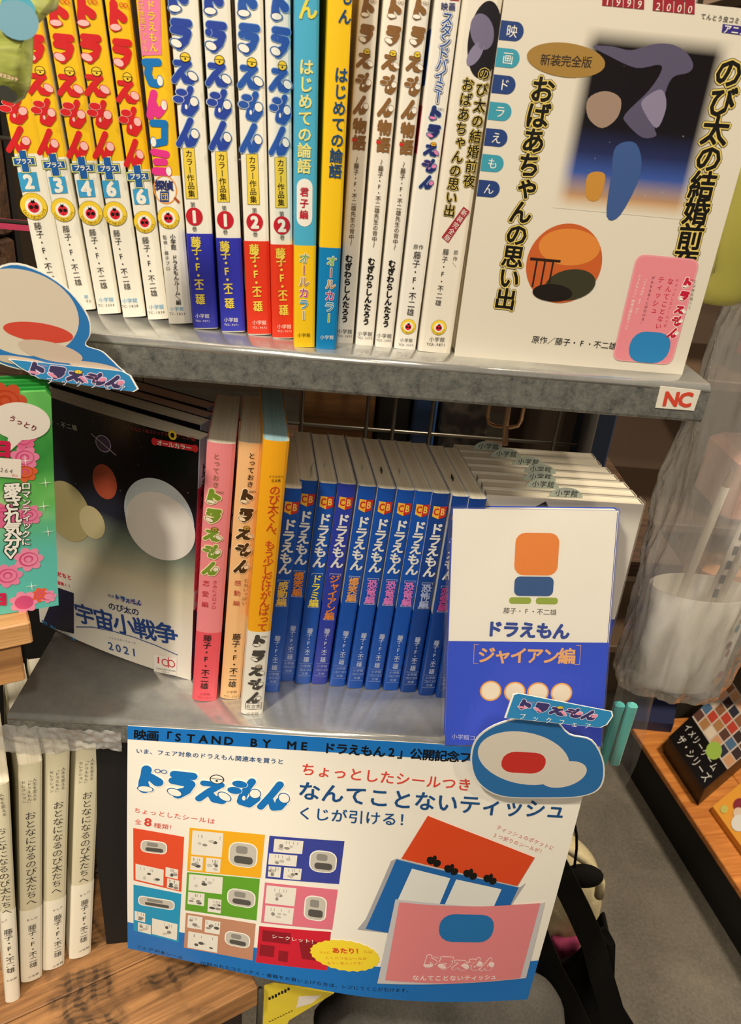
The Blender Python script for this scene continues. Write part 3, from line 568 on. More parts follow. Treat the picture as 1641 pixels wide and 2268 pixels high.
# cover of the anime comic, face out at the right end of the upper shelf
a = at_z((1006, 788), UZ); b = at_z((1510, 830), UZ); x = (b-a).normalized(); T = at_plane((1133, -35), a, x.cross(Vector((0, 0, 1)))); up = (T-a)
Hc = up.length
fb = FaceBook('cream comic facing out at the right of the upper shelf with black and gold titles', None, a, x, up, (b-a).length, 17, Hc, [(0, CV)])
NIGHT = gradient('night_sky_ink', [(0, 'B98A52'), (.07, 'C08A50'), (.16, '8C7C8C'), (.27, '2E4A9C'), (.40, '232447'), (.52, '161218'), (1, '120E10')], 'Z', .1)
p4 = [fb.uv(q) for q in (k7(420, 1345), k7(1290, 1430), k7(1530, 230), k7(600, 155))]
P = fb.P(12)
GR = NT('night_sky_print'); tc = GR.n('ShaderNodeTexCoord'); sp = GR.n('ShaderNodeSeparateXYZ'); GR.l(tc.outputs['Object'], sp.inputs[0])
z0, z1 = p4[0][1]*MM, p4[3][1]*MM; x0, x1 = p4[0][0]*MM, p4[1][0]*MM
def mr(n_, s_, a_, b_): m = n_.n('ShaderNodeMapRange'); m.inputs[1].default_value = a_; m.inputs[2].default_value = b_; n_.l(s_, m.inputs[0]); return m.outputs[0]
fz = mr(GR, sp.outputs['Z'], z0, z1); colr = GR.ramp(fz, [(0, 'C9A878'), (.07, 'C8955A'), (.14, '9E8A8E'), (.22, '3D5AA6'), (.34, '28305C'), (.48, '17131A'), (1, '120D0F')])
vo = GR.n('ShaderNodeTexVoronoi'); vo.inputs['Scale'].default_value = 170; GR.l(tc.outputs['Object'], vo.inputs['Vector']); colr = GR.mix(GR.ramp(vo.outputs['Distance'], [(0, (.6, .6, .6, 1)), (.08, (0, 0, 0, 1))]), colr, 'CFCBD8')
def edge(n_, s_, a0, a1, w):
    e1 = mr(n_, s_, a0, a0+w); e2 = mr(n_, s_, a1, a1-w); m = n_.n('ShaderNodeMath', operation='MINIMUM'); n_.l(e1, m.inputs[0]); n_.l(e2, m.inputs[1]); return m.outputs[0]
ee = GR.n('ShaderNodeMath', operation='MULTIPLY'); GR.l(edge(GR, sp.outputs['X'], x0, x1, .007), ee.inputs[0]); GR.l(edge(GR, sp.outputs['Z'], z0, z1, .007), ee.inputs[1])
GR.l(GR.mix(ee.outputs[0], 'E4DCCB', colr), GR.b.inputs['Base Color']); GR.b.inputs['Roughness'].default_value = .3
P.rect(x0/MM, z0/MM, x1/MM, z1/MM, GR.m, 1)
P.build('night_sky_picture', fb.root)
P = fb.P()
def pp(P, pts, k, m, L): P.poly(smooth_poly([P.uv(k(*q)) for q in pts]), m, L)
pp(P, [(890, 740), (1040, 590), (1120, 470), (1110, 420), (960, 440), (780, 360), (680, 300), (800, 300), (930, 325), (1080, 285), (1200, 290), (1290, 345), (1330, 420), (1300, 470), (1200, 500), (1150, 600), (1130, 720), (1080, 820), (1090, 880), (1000, 890), (900, 800)][::-1], k7, mat('5A546E'), 2)
pp(P, [(1010, 640), (1110, 580), (1150, 620), (1150, 720), (1090, 830), (1000, 700)][::-1], k7, mat('8C84A0'), 3)
pp(P, [(650, 640), (760, 590), (860, 640), (840, 760), (740, 830), (650, 760)][::-1], k7, mat('A08878'), 3)
pp(P, [(830, 950), (960, 930), (990, 1120), (860, 1390), (770, 1400), (800, 1130)][::-1], k7, mat('3F5C96'), 3)
pp(P, [(650, 1130), (760, 1130), (720, 1290), (640, 1280)][::-1], k7, mat('C98F3E'), 3)
P.build('colour_shapes', fb.root)
P = fb.P(); x, y = P.uv(k8(637, 320)); cir = mat('D86A30'); P.ell(x, y, 18.5, 18.8, mat('C9602C'), 2, n=48); P.ell(x+1, y+8, 15, 8.5, mat('E08A3C'), 3, n=32)
for dx in (-13.5, -9.5, -5.5): P.rect(x+dx-.4, y-12, x+dx+.4, y+1.5, mat('2A1A16'), 5)
P.rect(x-17, y+.6, x-2, y+1.8, mat('2A1A16'), 5); P.ell(x+5, y-9.5, 12.5, 7.5, mat('3A3A28'), 5, .2, n=28); P.ell(x-3, y-14, 10, 4.2, mat('1E1614'), 6, 0, n=28); P.build('sunset_vignette', fb.root)
P = fb.P(); x, y = P.uv(k7(507, 390)); P.ell(x, y, 17.4, 6.4, mat('A5803E'), 3, -.03, n=40); P.text('新装完全版', k7(340, 385), k7(675, 405), mat('2A2320'), 4, k=1.02, bold=.01); P.build('gold_oval_label', fb.root)
P = fb.P(); tri_text(P, 'おばあちゃんの思い出', k7(370, 495), k8(295, 575), 1.08, o=(.10, .08, .03)); P.build('title_lettering', fb.root); P = fb.P(); tri_text(P, 'のび太の結婚前夜', k7(1585, 370), k8(1305, 372), 1.10, o=(.10, .08, .03)); P.build('title_lettering', fb.root)
P = fb.P()
for ch, c, q in zip('映画ドラえもん', '1212121', [(185, 205), (158, 380), (133, 552), (105, 726), (75, 895), (48, 1060), (20, 1225)]):
    x, y = P.uv(k7(*q)); m = mat('27427E') if c == '1' else mat('3E9DB4'); x = 5.2; P.rect(.1, y-3.6, x+1.6, y+3.6, m, 1); P.ell(x+1.6, y, 3.6, 3.6, m, 1); P.text(ch, (x-2.4, y), (x+2.6, y), PAPERW, 3, px=False, k=1.0)
P.build('index_tabs', fb.root)
P = fb.P()
for i, ch in enumerate('1999 2000'):
    if ch == ' ': continue
    q = (778+i*69+(0 if i < 4 else -18), 10+i*6.5); P.pxquad(k7(q[0]-32, q[1]-70), k7(q[0]+30, q[1]-65), k7(q[0]+27, q[1]+32), k7(q[0]-38, q[1]+26), mat('9E2430'), 2); P.text(ch, k7(q[0]-30, q[1]-2), k7(q[0]+26, q[1]+2), PAPERW, 4, k=1.05)
P.build('year_boxes', fb.root); P = fb.P(); P.text('てんとう虫コミックス', k7(1378, 103), k7(1740, 150), BLACK, k=.95, bold=.01); P.pxquad(k7(1522, 155), k7(1740, 182), k7(1734, 240), k7(1515, 210), mat('3B2F86'), 2); P.text('アニメ版', k7(1525, 185), k7(1735, 212), PAPERW, 4, bold=.02); P.build('series_lettering', fb.root); P = fb.P(); P.text('原作／'+AUTH, k8(455, 745), k8(935, 785), BLACK, k=1.02); P.build('author_lettering', fb.root)
P = fb.P(); qa, qb = fb.uv(k8(1040, 348)), fb.uv(k8(1285, 905)); x0 = fb.W-38.5; x1 = fb.W-7; 
P = fb.P(); P.rrect(x0, qb[1]+1, x1, qb[1]+54, 4, mat('EFA0A8'), 6); P.rrect(x0+.8, qb[1]+1.8, x1-.8, qb[1]+53.2, 3.5, mat('EC8E98'), 7)
P.text('この本を買うと', k8(1382, 405), k8(1345, 575), BLACK, 8, vert=True, k=.7); vlogo(P, k8(1345, 400), k8(1250, 735), 5.6, mat('C81E3C'), PAPERW, mat('C81E3C'), layer=8, outline=PAPERW, ex=.3); P.text('ちょっとしたシールつき', k8(1282, 398), k8(1205, 680), mat('CC2E4A'), 8, vert=True, k=.75); P.text('なんてことない', k8(1245, 395), k8(1165, 690), mat('CC2E4A'), 8, vert=True, k=.85, bold=.015); P.text('ティッシュ', k8(1192, 385), k8(1138, 605), mat('CC2E4A'), 8, vert=True, k=.85, bold=.015); P.text('がもらえるくじが引ける！', k8(1145, 385), k8(1075, 665), BLACK, 8, vert=True, k=.8)
P.text('「STAND BY ME', k8(1102, 395), k8(1045, 600), PAPERW, 8, vert=True, k=1.0); P.text('ドラえもん2」映画公開記念フェア', k8(1068, 375), k8(985, 695), PAPERW, 8, vert=True, k=.9); x, y = P.uv(k8(1105, 790)); P.rrect(x-9, y-8, x+12, y+8, 7, mat('2E86C4'), 8)
P.build('pink_fair_sticker', fb.root, 'pink rounded sticker with a blue patch')
# ================================================================== LOWER ROW
# dark film comics facing out at the left
a = at_z((91, 1395), LZ); b = at_z((423, 1507), LZ); x = (b-a).normalized(); TR = at_plane((443, 952), b, x.cross(Vector((0, 0, 1)))); up = (TR-b).normalized(); HD = 182
DK = mat('120F14'); SPC = gradient('space_to_cream_ink', [(0, 'E9E4D8'), (.24, 'E9E4D6'), (.42, 'D5CDB0'), (.55, '7E8A7A'), (.66, '2A2A38'), (.8, '121016'), (1, '0C0A0E')], 'Z', .182, .06, .22, stars=140)
y_ = up.cross(x)
lab4 = ['black film comic with starry cover facing out at the left of the lower shelf', 'second dark film comic standing directly behind the starry one', 'comic with pinkish page edges behind the two dark film comics, nearer the viewer', 'rearmost comic with pinkish page edges behind the dark film comics']
PGP = pages('page_edges_pinkish', 'D8B8A8', 'B89888', 'y')
for i in range(4):
    O = a + y_*(i*15.5)+x*(-7.0*i-(2 if i else 0)); O = Vector((O.x, O.y, LZ + max(0, 0)))
    xx = (x-up*up.dot(x)).normalized(); O.z += max(0, -xx.z*(b-a).length)
    db = FaceBook(lab4[i], 'dark comics facing out at the left of the lower shelf', O, xx, up, (b-a).length, 12.5, HD+(2 if i == 1 else 0), [(0, SPC if i == 0 else DK)], [(0, mat('141C3C')), (60, mat('A89098')), (75, mat('B0304A')), (150, mat('A8B8C8'))], bow=4 if i == 0 else 1.5, pm=M_PGY if i < 2 else PGP)
    if i == 0:
        P = db.P(); P.text('F・不二雄', b1(415, 255), b1(645, 300), PAPERW, k=.9); P.text('てんとう虫コミックス', b1(1060, 300), b1(1345, 355), mat('B83238'), k=1.0); P.text('アニメ版', b1(1405, 365), b1(1550, 400), mat('B83238'), k=1.0); x_, yy = P.uv(b1(1378, 362)); P.ell(x_, yy, 2.6, 3, YEL, 3); P.ell(x_, yy, 1.3, 1.6, DK, 4)
        q = [P.uv(b1(*w)) for w in ((1240, 385), (1545, 450), (1545, 498), (1240, 430))]; P.poly([q[3], q[2], q[1], q[0]], mat('E03038'), 2)
        for w in ((1242, 408), (1545, 474)): x_, yy = P.uv(b1(*w)); P.ell(x_, yy, 1.9, 2.45, mat('E03038'), 2)
        P.text('オールカラー', b1(1262, 415), b1(1520, 470), PAPERW, 4, bold=.03, k=1.0); P.build('upper_lettering', db.root)
        P = db.P(); x_, yy = P.uv(b1(850, 420)); P.ell(x_, yy, 5.6, 5.6, mat('B9A8C8'), 2, n=32); P.ell(x_, yy, 5.0, 5.0, mat('4A3A58'), 3, n=32); P.stroke([P.uv(b1(755, 340)), P.uv(b1(950, 510))], .22, mat('D8D0C8'), 4)
        P.ell(*P.uv(b1(1270, 1010)), 24, 27, mat('C8D2D6'), 1, .1, n=48)
        P.ell(*P.uv(b1(1280, 1080)), 24, 24, mat('E6E2DA'), 2, .1, n=48)
        P.ell(*P.uv(b1(860, 720)), 9, 12, mat('A84A30'), 2, n=32); P.ell(*P.uv(b1(560, 960)), 19, 22, mat('A89A6C'), 2, n=40); P.ell(*P.uv(b1(760, 1040)), 10, 12, mat('C2B488'), 3, n=40)
        P.build('cover_colour_shapes', db.root)
        P = db.P(); P.text('だちと', b1(468, 1450), b1(590, 1480), mat('D83C50'), bold=.04); P.text('冒険!!', b1(468, 1520), b1(585, 1545), mat('D83C50'), bold=.04); q = [b1(470, 1560), b1(608, 1600), b1(608, 1920), b1(330, 1870)]; P.pxquad(*q, mat('22203C'), 1)
        P.text('原作 '+AUTH, b2(330, 120), b2(620, 255), mat('3C8CC4'), bold=.02, k=1.0, layer=4); P.text('映画', b1(880, 1610), b1(935, 1622), mat('3A5A9C'), 4); hlogo(P, b1(940, 1630), b1(1145, 1672), 5.2, mat('3A5A9C'), mat('E8A0C0'), mat('3A5A9C'), layer=4)
        P.text('のび太の', b1(885, 1690), b1(1125, 1750), mat('1E2E5C'), 4, k=1.05, bold=.02); P.text('宇宙小戦争', b1(620, 1745), b2(1410, 230), mat('24468E'), 4, k=1.08, bold=.025); P.stroke([db.uv(b2(*w)) for w in ((630, 152), (760, 150), (920, 180), (1080, 228), (1250, 300), (1410, 385))], .35, mat('24468E'), 4)
        P.text('リトルスターウォーズ', b2(890, 230), b2(1100, 278), mat('55688C'), 4, k=1.0); P.text('2021', b2(875, 290), b2(1115, 360), mat('3A568E'), 4, k=1.45, bold=.02)
        q = [P.uv(b2(*w)) for w in ((1230, 365), (1410, 410), (1400, 550), (1235, 505))]; P.poly(q[::-1], mat('E4D8D0'), 4); P.poly([((p[0]-q[0][0])*.96+q[0][0]+.3, (p[1]-q[0][1])*.96+q[0][1]-.3) for p in q][::-1], mat('EFEBE2'), 5)
        P.text('1', b2(1250, 410), b2(1290, 425), mat('C83A40'), 6, k=1.9, bold=.03); x_, yy = P.uv(b2(1322, 440)); P.ell(x_, yy, 2.9, 3.3, mat('C83A40'), 6, ring=.72); x_, yy = P.uv(b2(1366, 450)); P.ell(x_, yy, 2.9, 3.3, mat('C83A40'), 6, ring=.72); P.stroke([P.uv(b2(1345, 400)), P.uv(b2(1345, 480))], .35, mat('C83A40'), 6); P.text('SHOGAKUKAN', b2(1250, 480), b2(1395, 512), BLACK, 6, k=1.4); P.text('100th', b2(1290, 505), b2(1350, 522), BLACK, 6, k=1.4)
        P.build('lower_lettering', db.root)
        sp_ = Print(lambda u, v, l: (db.W+.42+l*LS, u, v)); sp_.text('ドラえもん', (6, 165), (6, 135), DK, px=False, vert=True, bold=.03, size=7); sp_.text('のび太の宇宙小戦争', (6, 132), (6, 55), mat('C8203C'), px=False, vert=True, bold=.05, size=8); sp_.build('spine_lettering', db.root)
# pink, peach and orange spines
def lowbook(BL, BR, TL, label, group, yaw, zones, H, D, side=None, Wd=None, **kw):
    a, x, up, w = seat(BL, BR, TL, LZ, yaw, Wd); bk = Book.__new__(Book); bk.O, bk.x, bk.z, bk.W = a, x, up, w; bk.y = up.cross(x)
    z = [(0 if p is None else bk.uv(p)[1], m, q) for p, m, q in zones]; sd = [(0 if p is None else p, m) for p, m in side] if side else None
    return Book(label, group, a, x, up, w, D, H, z, side=sd, **kw)
PK, PK2 = mat('F28E94'), mat('EE5A66')
bk = lowbook((425, 1551), (479, 1552), (458, 978), 'pink spine with green bubble title and deep pink foot', None, 6, [(None, PK2, None), (b4(200, 990), PK, None)], 187, 80, bulge=1.7)
P = bk.P(); P.text('とっておき', b3(365, 820), b3(355, 1175), mat('8A6A3A'), vert=True, k=.9); vlogo(P, b3(345, 1195), b4(310, 410), 10.6, mat('7C9A30'), mat('F6E6D0'), mat('5E6A24'), bell=mat('B8A040'), outline=mat('F8E4B8'), ex=.6, kh=.97); P.build('title_lettering', bk.root)
P = bk.P(); P.text('恋愛編', b4(260, 440), b4(245, 760), mat('C22C3C'), vert=True, k=.58); P.text('きみにメロメロ', b4(350, 460), b4(335, 755), mat('C22C3C'), vert=True, k=.95); P.text(AUTH, b4(275, 1010), b4(240, 1560), mat('2A2220'), vert=True, k=1.0, bold=.01); P.text('小学館', b4(190, 1610), b4(300, 1612), mat('A03040')); P.text('TCS-3264', b4(170, 1645), b4(318, 1650), mat('A03040'), k=1.6); P.build('author_lettering', bk.root)
PE = mat('F2C288')
bk = lowbook((487, 1546), (532, 1548), (528, 980), 'peach spine with dark brown bubble title, between pink and orange books', None, 6, [(None, PE, None)], 187, 80, bulge=1.5)
P = bk.P(); P.text('とっておき', b3(722, 815), b3(700, 1175), BLACK, vert=True, k=.9, bold=.01); vlogo(P, b3(680, 1195), b4(620, 390), 9.6, mat('4A3218'), mat('F4DCB8'), mat('3A2814'), bell=mat('C8A040'), outline=mat('F8E8C8'), ex=.45, kh=.97); P.build('title_lettering', bk.root)
P = bk.P(); P.text('感動編', b4(582, 440), b4(560, 745), mat('B8463A'), vert=True, k=.58); P.text('むねいっぱい', b4(668, 450), b4(640, 720), mat('8A6A3A'), vert=True, k=.9); P.text(AUTH, b4(570, 1000), b4(520, 1545), mat('2A2220'), vert=True, k=1.0, bold=.01); P.text('小学館', b4(460, 1590), b4(570, 1592), mat('5A4830')); P.text('TCS-3263', b4(435, 1632), b4(590, 1640), mat('5A4830'), k=1.6)
P.build('author_lettering', bk.root)
OR = mat('F8AE1C')
bk = lowbook((533, 1581), (582, 1581), (583, 974), 'orange spine with red lettering and a white foot with grey title', None, 8, [(None, mat('EFE9DC'), None), (b4(700, 985), OR, OR)], 195, 86, bulge=1.5, pm=M_PGB)
P = bk.P(); x, y = P.uv(b3(972, 925)); P.text('ドラえもん', b3(888, 1060), b3(1040, 1062), BLACK, k=1.0); P.text('名言集', b3(912, 1100), b3(1010, 1102), BLACK, k=1.0); P.text('のび太くん、もう少しだけがんばって', b3(955, 1150), b4(820, 975), mat('CE4A22'), vert=True, k=.92, bold=.008, size=6.6); P.build('title_lettering', bk.root)
P = bk.P(); vlogo(P, b4(800, 1020), b4(745, 1700), 9.8, mat('4A4642'), mat('F0EADC'), mat('3A3632'), bell=mat('C8B8A0'), kh=.98); x, y = P.uv(b4(735, 1735)); P.rect(x-5.4, y-2.7, x+5.4, y+2.7, mat('4A4642'), 2); P.rect(x-5.0, y-2.3, x+5.0, y+2.3, mat('EFE9DC'), 3); P.text('名言集', (x-5, y), (x+5, y), mat('4A4642'), 4, px=False, k=1.05); P.text('小学館', b4(660, 1805), b4(790, 1810), mat('8A8478')); P.build('foot_lettering', bk.root)
# blue pocket comics
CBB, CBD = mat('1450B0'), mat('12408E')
cb = [((583, 1533), (615, 1532), (629, 1073), '感動編', 'F2C860', 'leftmost blue pocket comic spine, half behind the orange book, yellow subtitle'),
 ((617.4, 1508.6), (647, 1509), (664.5, 1062), '爆笑編', 'E88A3C', 'blue pocket comic with orange subtitle and a loose slip sticking out of its top'),
 ((652.7, 1514.7), (687, 1516), (708, 1067.6), 'ドラミ編', 'F4E04C', 'blue pocket comic with bright yellow subtitle, third of the blue row'),
 ((689, 1515), (725.6, 1515), (750, 1072), 'ジャイアン編', 'E8883A', 'violet tinged blue pocket comic with the longest orange subtitle'),
 ((729.5, 1520), (764, 1520), (795, 1076), '爆笑編', 'E8A05A', 'blue pocket comic with orange subtitle, fifth of the blue row'),
 ((768, 1524.5), (802.4, 1526.5), (839, 1077), '恐竜編', 'E080C8', 'blue pocket comic with pink subtitle, left one of three alike'),
 ((807.5, 1527), (842.5, 1528), (881.7, 1081.6), '恐竜編', 'E080C8', 'blue pocket comic with pink subtitle, middle one of three alike'),
 ((848, 1529), (882, 1530), (922, 1083), '恐竜編', 'E080C8', 'blue pocket comic with pink subtitle, right one of three alike'),
 ((887, 1533), (921, 1534), (960, 1087), '恐怖編', 'A8B4D8', 'blue pocket comic with pale grey blue subtitle'),
 ((928, 1540), (962, 1542), (1004, 1094), '恋愛編', 'C04A8C', 'darker blue pocket comic with dark pink subtitle beside the face-out comic'),
 ((966, 1545), (1000, 1548), (1042, 1096), '', 'C04A8C', 'blue pocket comic mostly hidden behind the front face-out comic')]
TT = [(1120, 640, 1100, 1010), (270, 615, 230, 985), (435, 640, 385, 1005), (575, 640, 525, 1000), (740, 655, 680, 1020), (890, 655, 845, 1020), (1050, 670, 990, 1030), (1190, 680, 1130, 1040), (1320, 710, 1260, 1070)]
bp = None
for i, (BL, BR, TL, sub, sc, lab) in enumerate(cb):
    viol = mat('2C3CA8') if i == 3 else (CBB if i < 8 else mat('123E8C'))  # the last three spines get a darker blue
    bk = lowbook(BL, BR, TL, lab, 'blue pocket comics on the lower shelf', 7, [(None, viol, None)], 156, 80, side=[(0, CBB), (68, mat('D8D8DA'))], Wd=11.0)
    W_ = bk.W; c_ = W_/2+.3
    P = bk.P(); y = 144; P.poly([(c_-4.2, y+3.4), (c_, y+3.1), (c_, y-5.6), (c_-4.2, y-3.8)][::-1], mat('F2B840'), 2); P.poly([(c_, y+3.1), (c_+4.2, y+3.4), (c_+4.2, y-3.8), (c_, y-5.6)][::-1], mat('C83228'), 2)
    P.text('C', (c_-4.0, y-.4), (c_-.1, y-.4), mat('C83228'), 4, px=False, size=6.6, sx=.72, bold=.03); P.text('B', (c_+.1, y-.4), (c_+4.0, y-.4), mat('F2C860'), 4, px=False, size=6.6, sx=.72, bold=.03); P.build('series_shield', bk.root)
    P = bk.P(); P.text('ドラえもん', (c_, 135.5), (c_, 96), mat('E9E7E2'), px=False, vert=True, bold=.04, size=8.6); P.build('title_lettering', bk.root)
    if sub:
        n = len(sub); zt = 91.5; zb_ = zt-n*(6.4 if n < 6 else 5.9)-1; P = bk.P(); P.text(sub, (c_, zt-1), (c_, zb_+.5), mat(sc), px=False, vert=True, bold=.03, size=6.7)
        for z_, d_ in ((zt, -1.6), (zb_, 1.6)): P.rect(c_-3.6, z_-.15, c_+3.6, z_+.15, mat('C8CCE0'), 3); P.rect(c_-3.6, min(z_, z_+d_), c_-3.35, max(z_, z_+d_), mat('C8CCE0'), 3); P.rect(c_+3.35, min(z_, z_+d_), c_+3.6, max(z_, z_+d_), mat('C8CCE0'), 3)
        P.build('subtitle_lettering', bk.root)
    P = bk.P(); P.text(AUTH, (c_, 48), (c_, 19.5), mat('C9D2EC'), px=False, vert=True, size=4.1, bold=.012); P.rect(c_-4.4, 18.1, c_+4.4, 18.3, mat('A8B6DC'), 3); P.rect(c_-4.4, 7.2, c_+4.4, 7.4, mat('A8B6DC'), 3)
    for s_, z_ in (('小学館', 16), ('コロコロ', 12.8), ('文庫', 9.4)): hw = 3.6 if len(s_) > 2 else 2.4; P.text(s_, (c_-hw-(.6 if len(s_) > 3 else 0), z_), (c_+hw+(.6 if len(s_) > 3 else 0), z_), mat('A8B6DC'), 3, px=False, k=1.15 if len(s_) > 3 else 1.0)
    P.build('author_lettering', bk.root)
    if i == 1:
        V, F = grid(8, 2, lambda u, v: (6.2+u*2.6+math.sin(u*9)*.5, 2+u*22+v*.4, 156+v*4.2*(1-u*.3)+math.sin(u*6)*1.2)); mesh('loose_slip', V, F, mat('B8C8B8', .6), None, bk.root)
    if i in (2, 4, 5, 6, 9):
        v, f = box(5, 5.4, 22, 28, 155.5, 158); mesh('order_slip', v, f, mat('2E3A34', .7) if i % 2 else mat('C8D2CC', .7), None, bk.root)
# pocket comics facing out behind the front one
tops = [(1431, 1123), (1416, 1105), (1398, 1086), (1375, 1068), (1354, 1047), (1338, 1038), (1325, 1022)]
WB = mat('EEE8DA'); HB = 152
tabx = [(1188, 1089), (1167, 1068), (1173, 1060), (1181, 1047), (1178, 1030), (1128, 1001)]
nm = ['directly behind the front one, blue foot visible', 'second behind the blue footed one', 'third behind the blue footed one', 'fourth behind the blue footed one', 'fifth behind the blue footed one', 'sixth behind the blue footed one', 'rearmost, its tab stands tallest']
for i, tp in enumerate(tops):
    TRp = at_z(tp, LZ+HB+1); w = 101.0; yaw = math.radians(1.5); x = Vector((math.cos(yaw), math.sin(yaw), 0)); yb = 48+i*11.6
    O = Vector((TRp.x-w*math.cos(yaw), yb, LZ)); 
    if O.x < 92-i*1.9: O.x = 92-i*1.9
    up = Vector((0.0, .05, 1)).normalized()
    g = FaceBook('white pocket comic facing out, '+nm[i], 'white pocket comics facing out in a stack', O, x, up, TRp.x-O.x, 10.6, HB+1, [(0, mat('1C46C0')), (67, WB)], sleeve=(i == 0))
    if i < 6 or True:
        q = tabx[i] if i < 6 else tabx[5]; u0 = (at_z(q, LZ+HB+4)-O).x if i < 6 else 36
        q = [52, 40, 42, 48, 44, 34, 24][i]
        P = Print(lambda u, v, l: (u, 5-l*LS, v)); pts = [(q+11*math.cos(t_), HB+.2+7*math.sin(t_)) for t_ in [math.pi*k/12 for k in range(13)]]
        v, f = slab(pts, .3, 5.0); tb = mesh('order_slip', v, f, mat('CFDDD6', .6), None, g.root); P = Print(lambda u, v, l: (u, 4.98-l*LS, v)); P.text('小学館', (q-7.5, HB+3.2), (q+7.5, HB+3.2), BLACK, px=False, k=.95); P.build('slip_lettering', tb)
    if i == 0: P = g.P(); P.poly([(32, 147), (31, 140), (46, 139), (38, 151)][::-1], BLACK, 2); P.build('black_spiky_print', g.root)
# the front pocket comic
a = at_z((985, 1650), LZ); a.y += 0; b = at_z((1325, 1677), LZ); x = (b-a).normalized(); T = at_y((1003, 1126), a.y+44); HG = (T-a).length; up = (T-a).normalized(); x = (x-up*up.dot(x)).normalized()
g = FaceBook('front pocket comic facing out with a white top and a blue lower half', None, a, x, up, 101, 9, HG, [(0, mat('1746D2')), (1, mat('1746D2'))], sleeve=True)
P = g.P(); ty = g.uv(b7(540, 378))[1]; P.rect(.1, ty, g.W-.1, g.H-.1, mat('F1ECE0'), 1); P.rect(g.W-.9, ty, g.W-.5, g.H-1.2, mat('2A3A8C'), 2); P.build('white_cover_field', g.root)
P = g.P(); P.text(AUTH, b7(408, 215), b7(685, 225), BLACK, k=1.02); P.text('ドラえもん', b7(318, 308), b7(752, 325), mat('1C3F98'), k=1.05, bold=.05); P.build('title_lettering', g.root)
P = g.P(); GO = mat('F0B070'); P.text('ジャイアン編', b7(280, 445), b7(780, 452), GO, k=1.12, bold=.03); xl, yl = P.uv(b7(256, 440)); xr, yr = P.uv(b7(806, 455))
for xx, sgn in ((xl, 1), (xr, -1)): P.rect(xx-.15, yl-6.5, xx+.15, yl+6.5, GO, 3); P.rect(min(xx, xx+sgn*3), yl+6.2, max(xx, xx+sgn*3), yl+6.5, GO, 3); P.rect(min(xx, xx+sgn*3), yl-6.5, max(xx, xx+sgn*3), yl-6.2, GO, 3)
P.text('小学館コロコロ文庫', b7(140, 868), b7(420, 885), mat('C8D0F0'), k=1.0); P.build('subtitle_lettering', g.root)
P = g.P()
for q in ((343, 632), (468, 637), (588, 640), (710, 643)): x_, yy = P.uv(b7(*q)); P.ell(x_, yy, 6.9, 6.9, mat('F2A84A'), 2, n=32); P.ell(x_, yy, 5.9, 5.9, mat('F6E8CC'), 3, n=32)
P.build('orange_roundels', g.root)
P = g.P(); x_, yy = P.uv(b7(560, 60)); 

def rb(p0, p1, r, m, L=2): (u0, v0), (u1, v1) = P.uv(p1), P.uv(p0); P.rrect(min(u0, u1), min(v0, v1), max(u0, u1), max(v0, v1), r, m, L)
rb(b6(440, 770), b6(660, 1000), 6, mat('E8832E')); rb(b7(468, 38), b7(665, 142), 3.5, mat('1E4F88'), 3); rb(b7(440, 146), b7(552, 182), 1.8, mat('93A838')); rb(b7(578, 148), b7(690, 184), 1.8, mat('93A838')); P.build('colour_blocks', g.root)
# ================================================================== POSTER
PW, PH = 302.0, 210.0
bot = [(0, (283, 2100)), (25, (350, 2114)), (65, (480, 2142)), (112, (630, 2176)), (160, (790, 2205)), (205, (930, 2217)), (250, (1060, 2218)), (302, (1168, 2213))]
PT = lambda u: Vector((-121.5+u, -2.0, 899.0))
PB = [(u, at_dist(p, PT(u), PH)) for u, p in bot]
def _cr(u):
    for i in range(len(PB)-1):
        if u <= PB[i+1][0] or i == len(PB)-2:
            p0 = PB[max(i-1, 0)][1]; p1 = PB[i][1]; p2 = PB[i+1][1]; p3 = PB[min(i+2, len(PB)-1)][1]; t = (u-PB[i][0])/(PB[i+1][0]-PB[i][0]); return .5*((2*p1)+(p2-p0)*t+(2*p0-5*p1+4*p2-p3)*t*t+(3*p1-p0-3*p2+p3)*t**3)
PB = [(PW*i/48, _cr(PW*i/48)) for i in range(49)]
def PBf(u):
    u = min(max(u, -2), PW+2)
    for (u0, a), (u1, b) in zip(PB, PB[1:]):
        if u <= u1: t = (u-u0)/(u1-u0); return a.lerp(b, t)
    return PB[-1][1]
def PS(u, v, l=0):
    t = 1-v/PH; a = PT(u); b = PBf(u); p = a.lerp(b, t); p = p + Vector((0, -1, .25))*(3.0*math.sin(math.pi*min(1, t*1.0))*.6+l); return p
def puv(p):
    u = PW*(p[0]-284)/985; v = PH*(1-(p[1]-1605-.085*(p[0]-284))/540)
    for _ in range(12):
        q = proj(PS(u, v)); e = (q[0]-p[0], q[1]-p[1]); qu = proj(PS(u+.5, v)); qv = proj(PS(u, v+.5)); a, b = (qu[0]-q[0])*2, (qv[0]-q[0])*2; c, d = (qu[1]-q[1])*2, (qv[1]-q[1])*2; D = a*d-b*c
        u -= (e[0]*d-b*e[1])/D; v -= (a*e[1]-c*e[0])/D
        u = min(max(u, -30), PW+30)
    return (u, v)
pr_ = thing('fair_poster', 'white and blue fair poster hanging from the lower shelf lip', 'poster', Matrix.Identity(4))
V, F = grid(48, 30, lambda u, v: PS(u*PW, v*PH)); o = mesh('poster_sheet', V, F, mat('F3EEE2', .32, coat=.2), None, pr_); md = o.modifiers.new('t', 'SOLIDIFY'); md.thickness = .5*MM; md.offset = -1
PL = .09
def PP(): return Print(lambda u, v, l: PS(min(max(u, 0), PW), min(max(v, 0), PH), .12+l*PL), puv, 8)
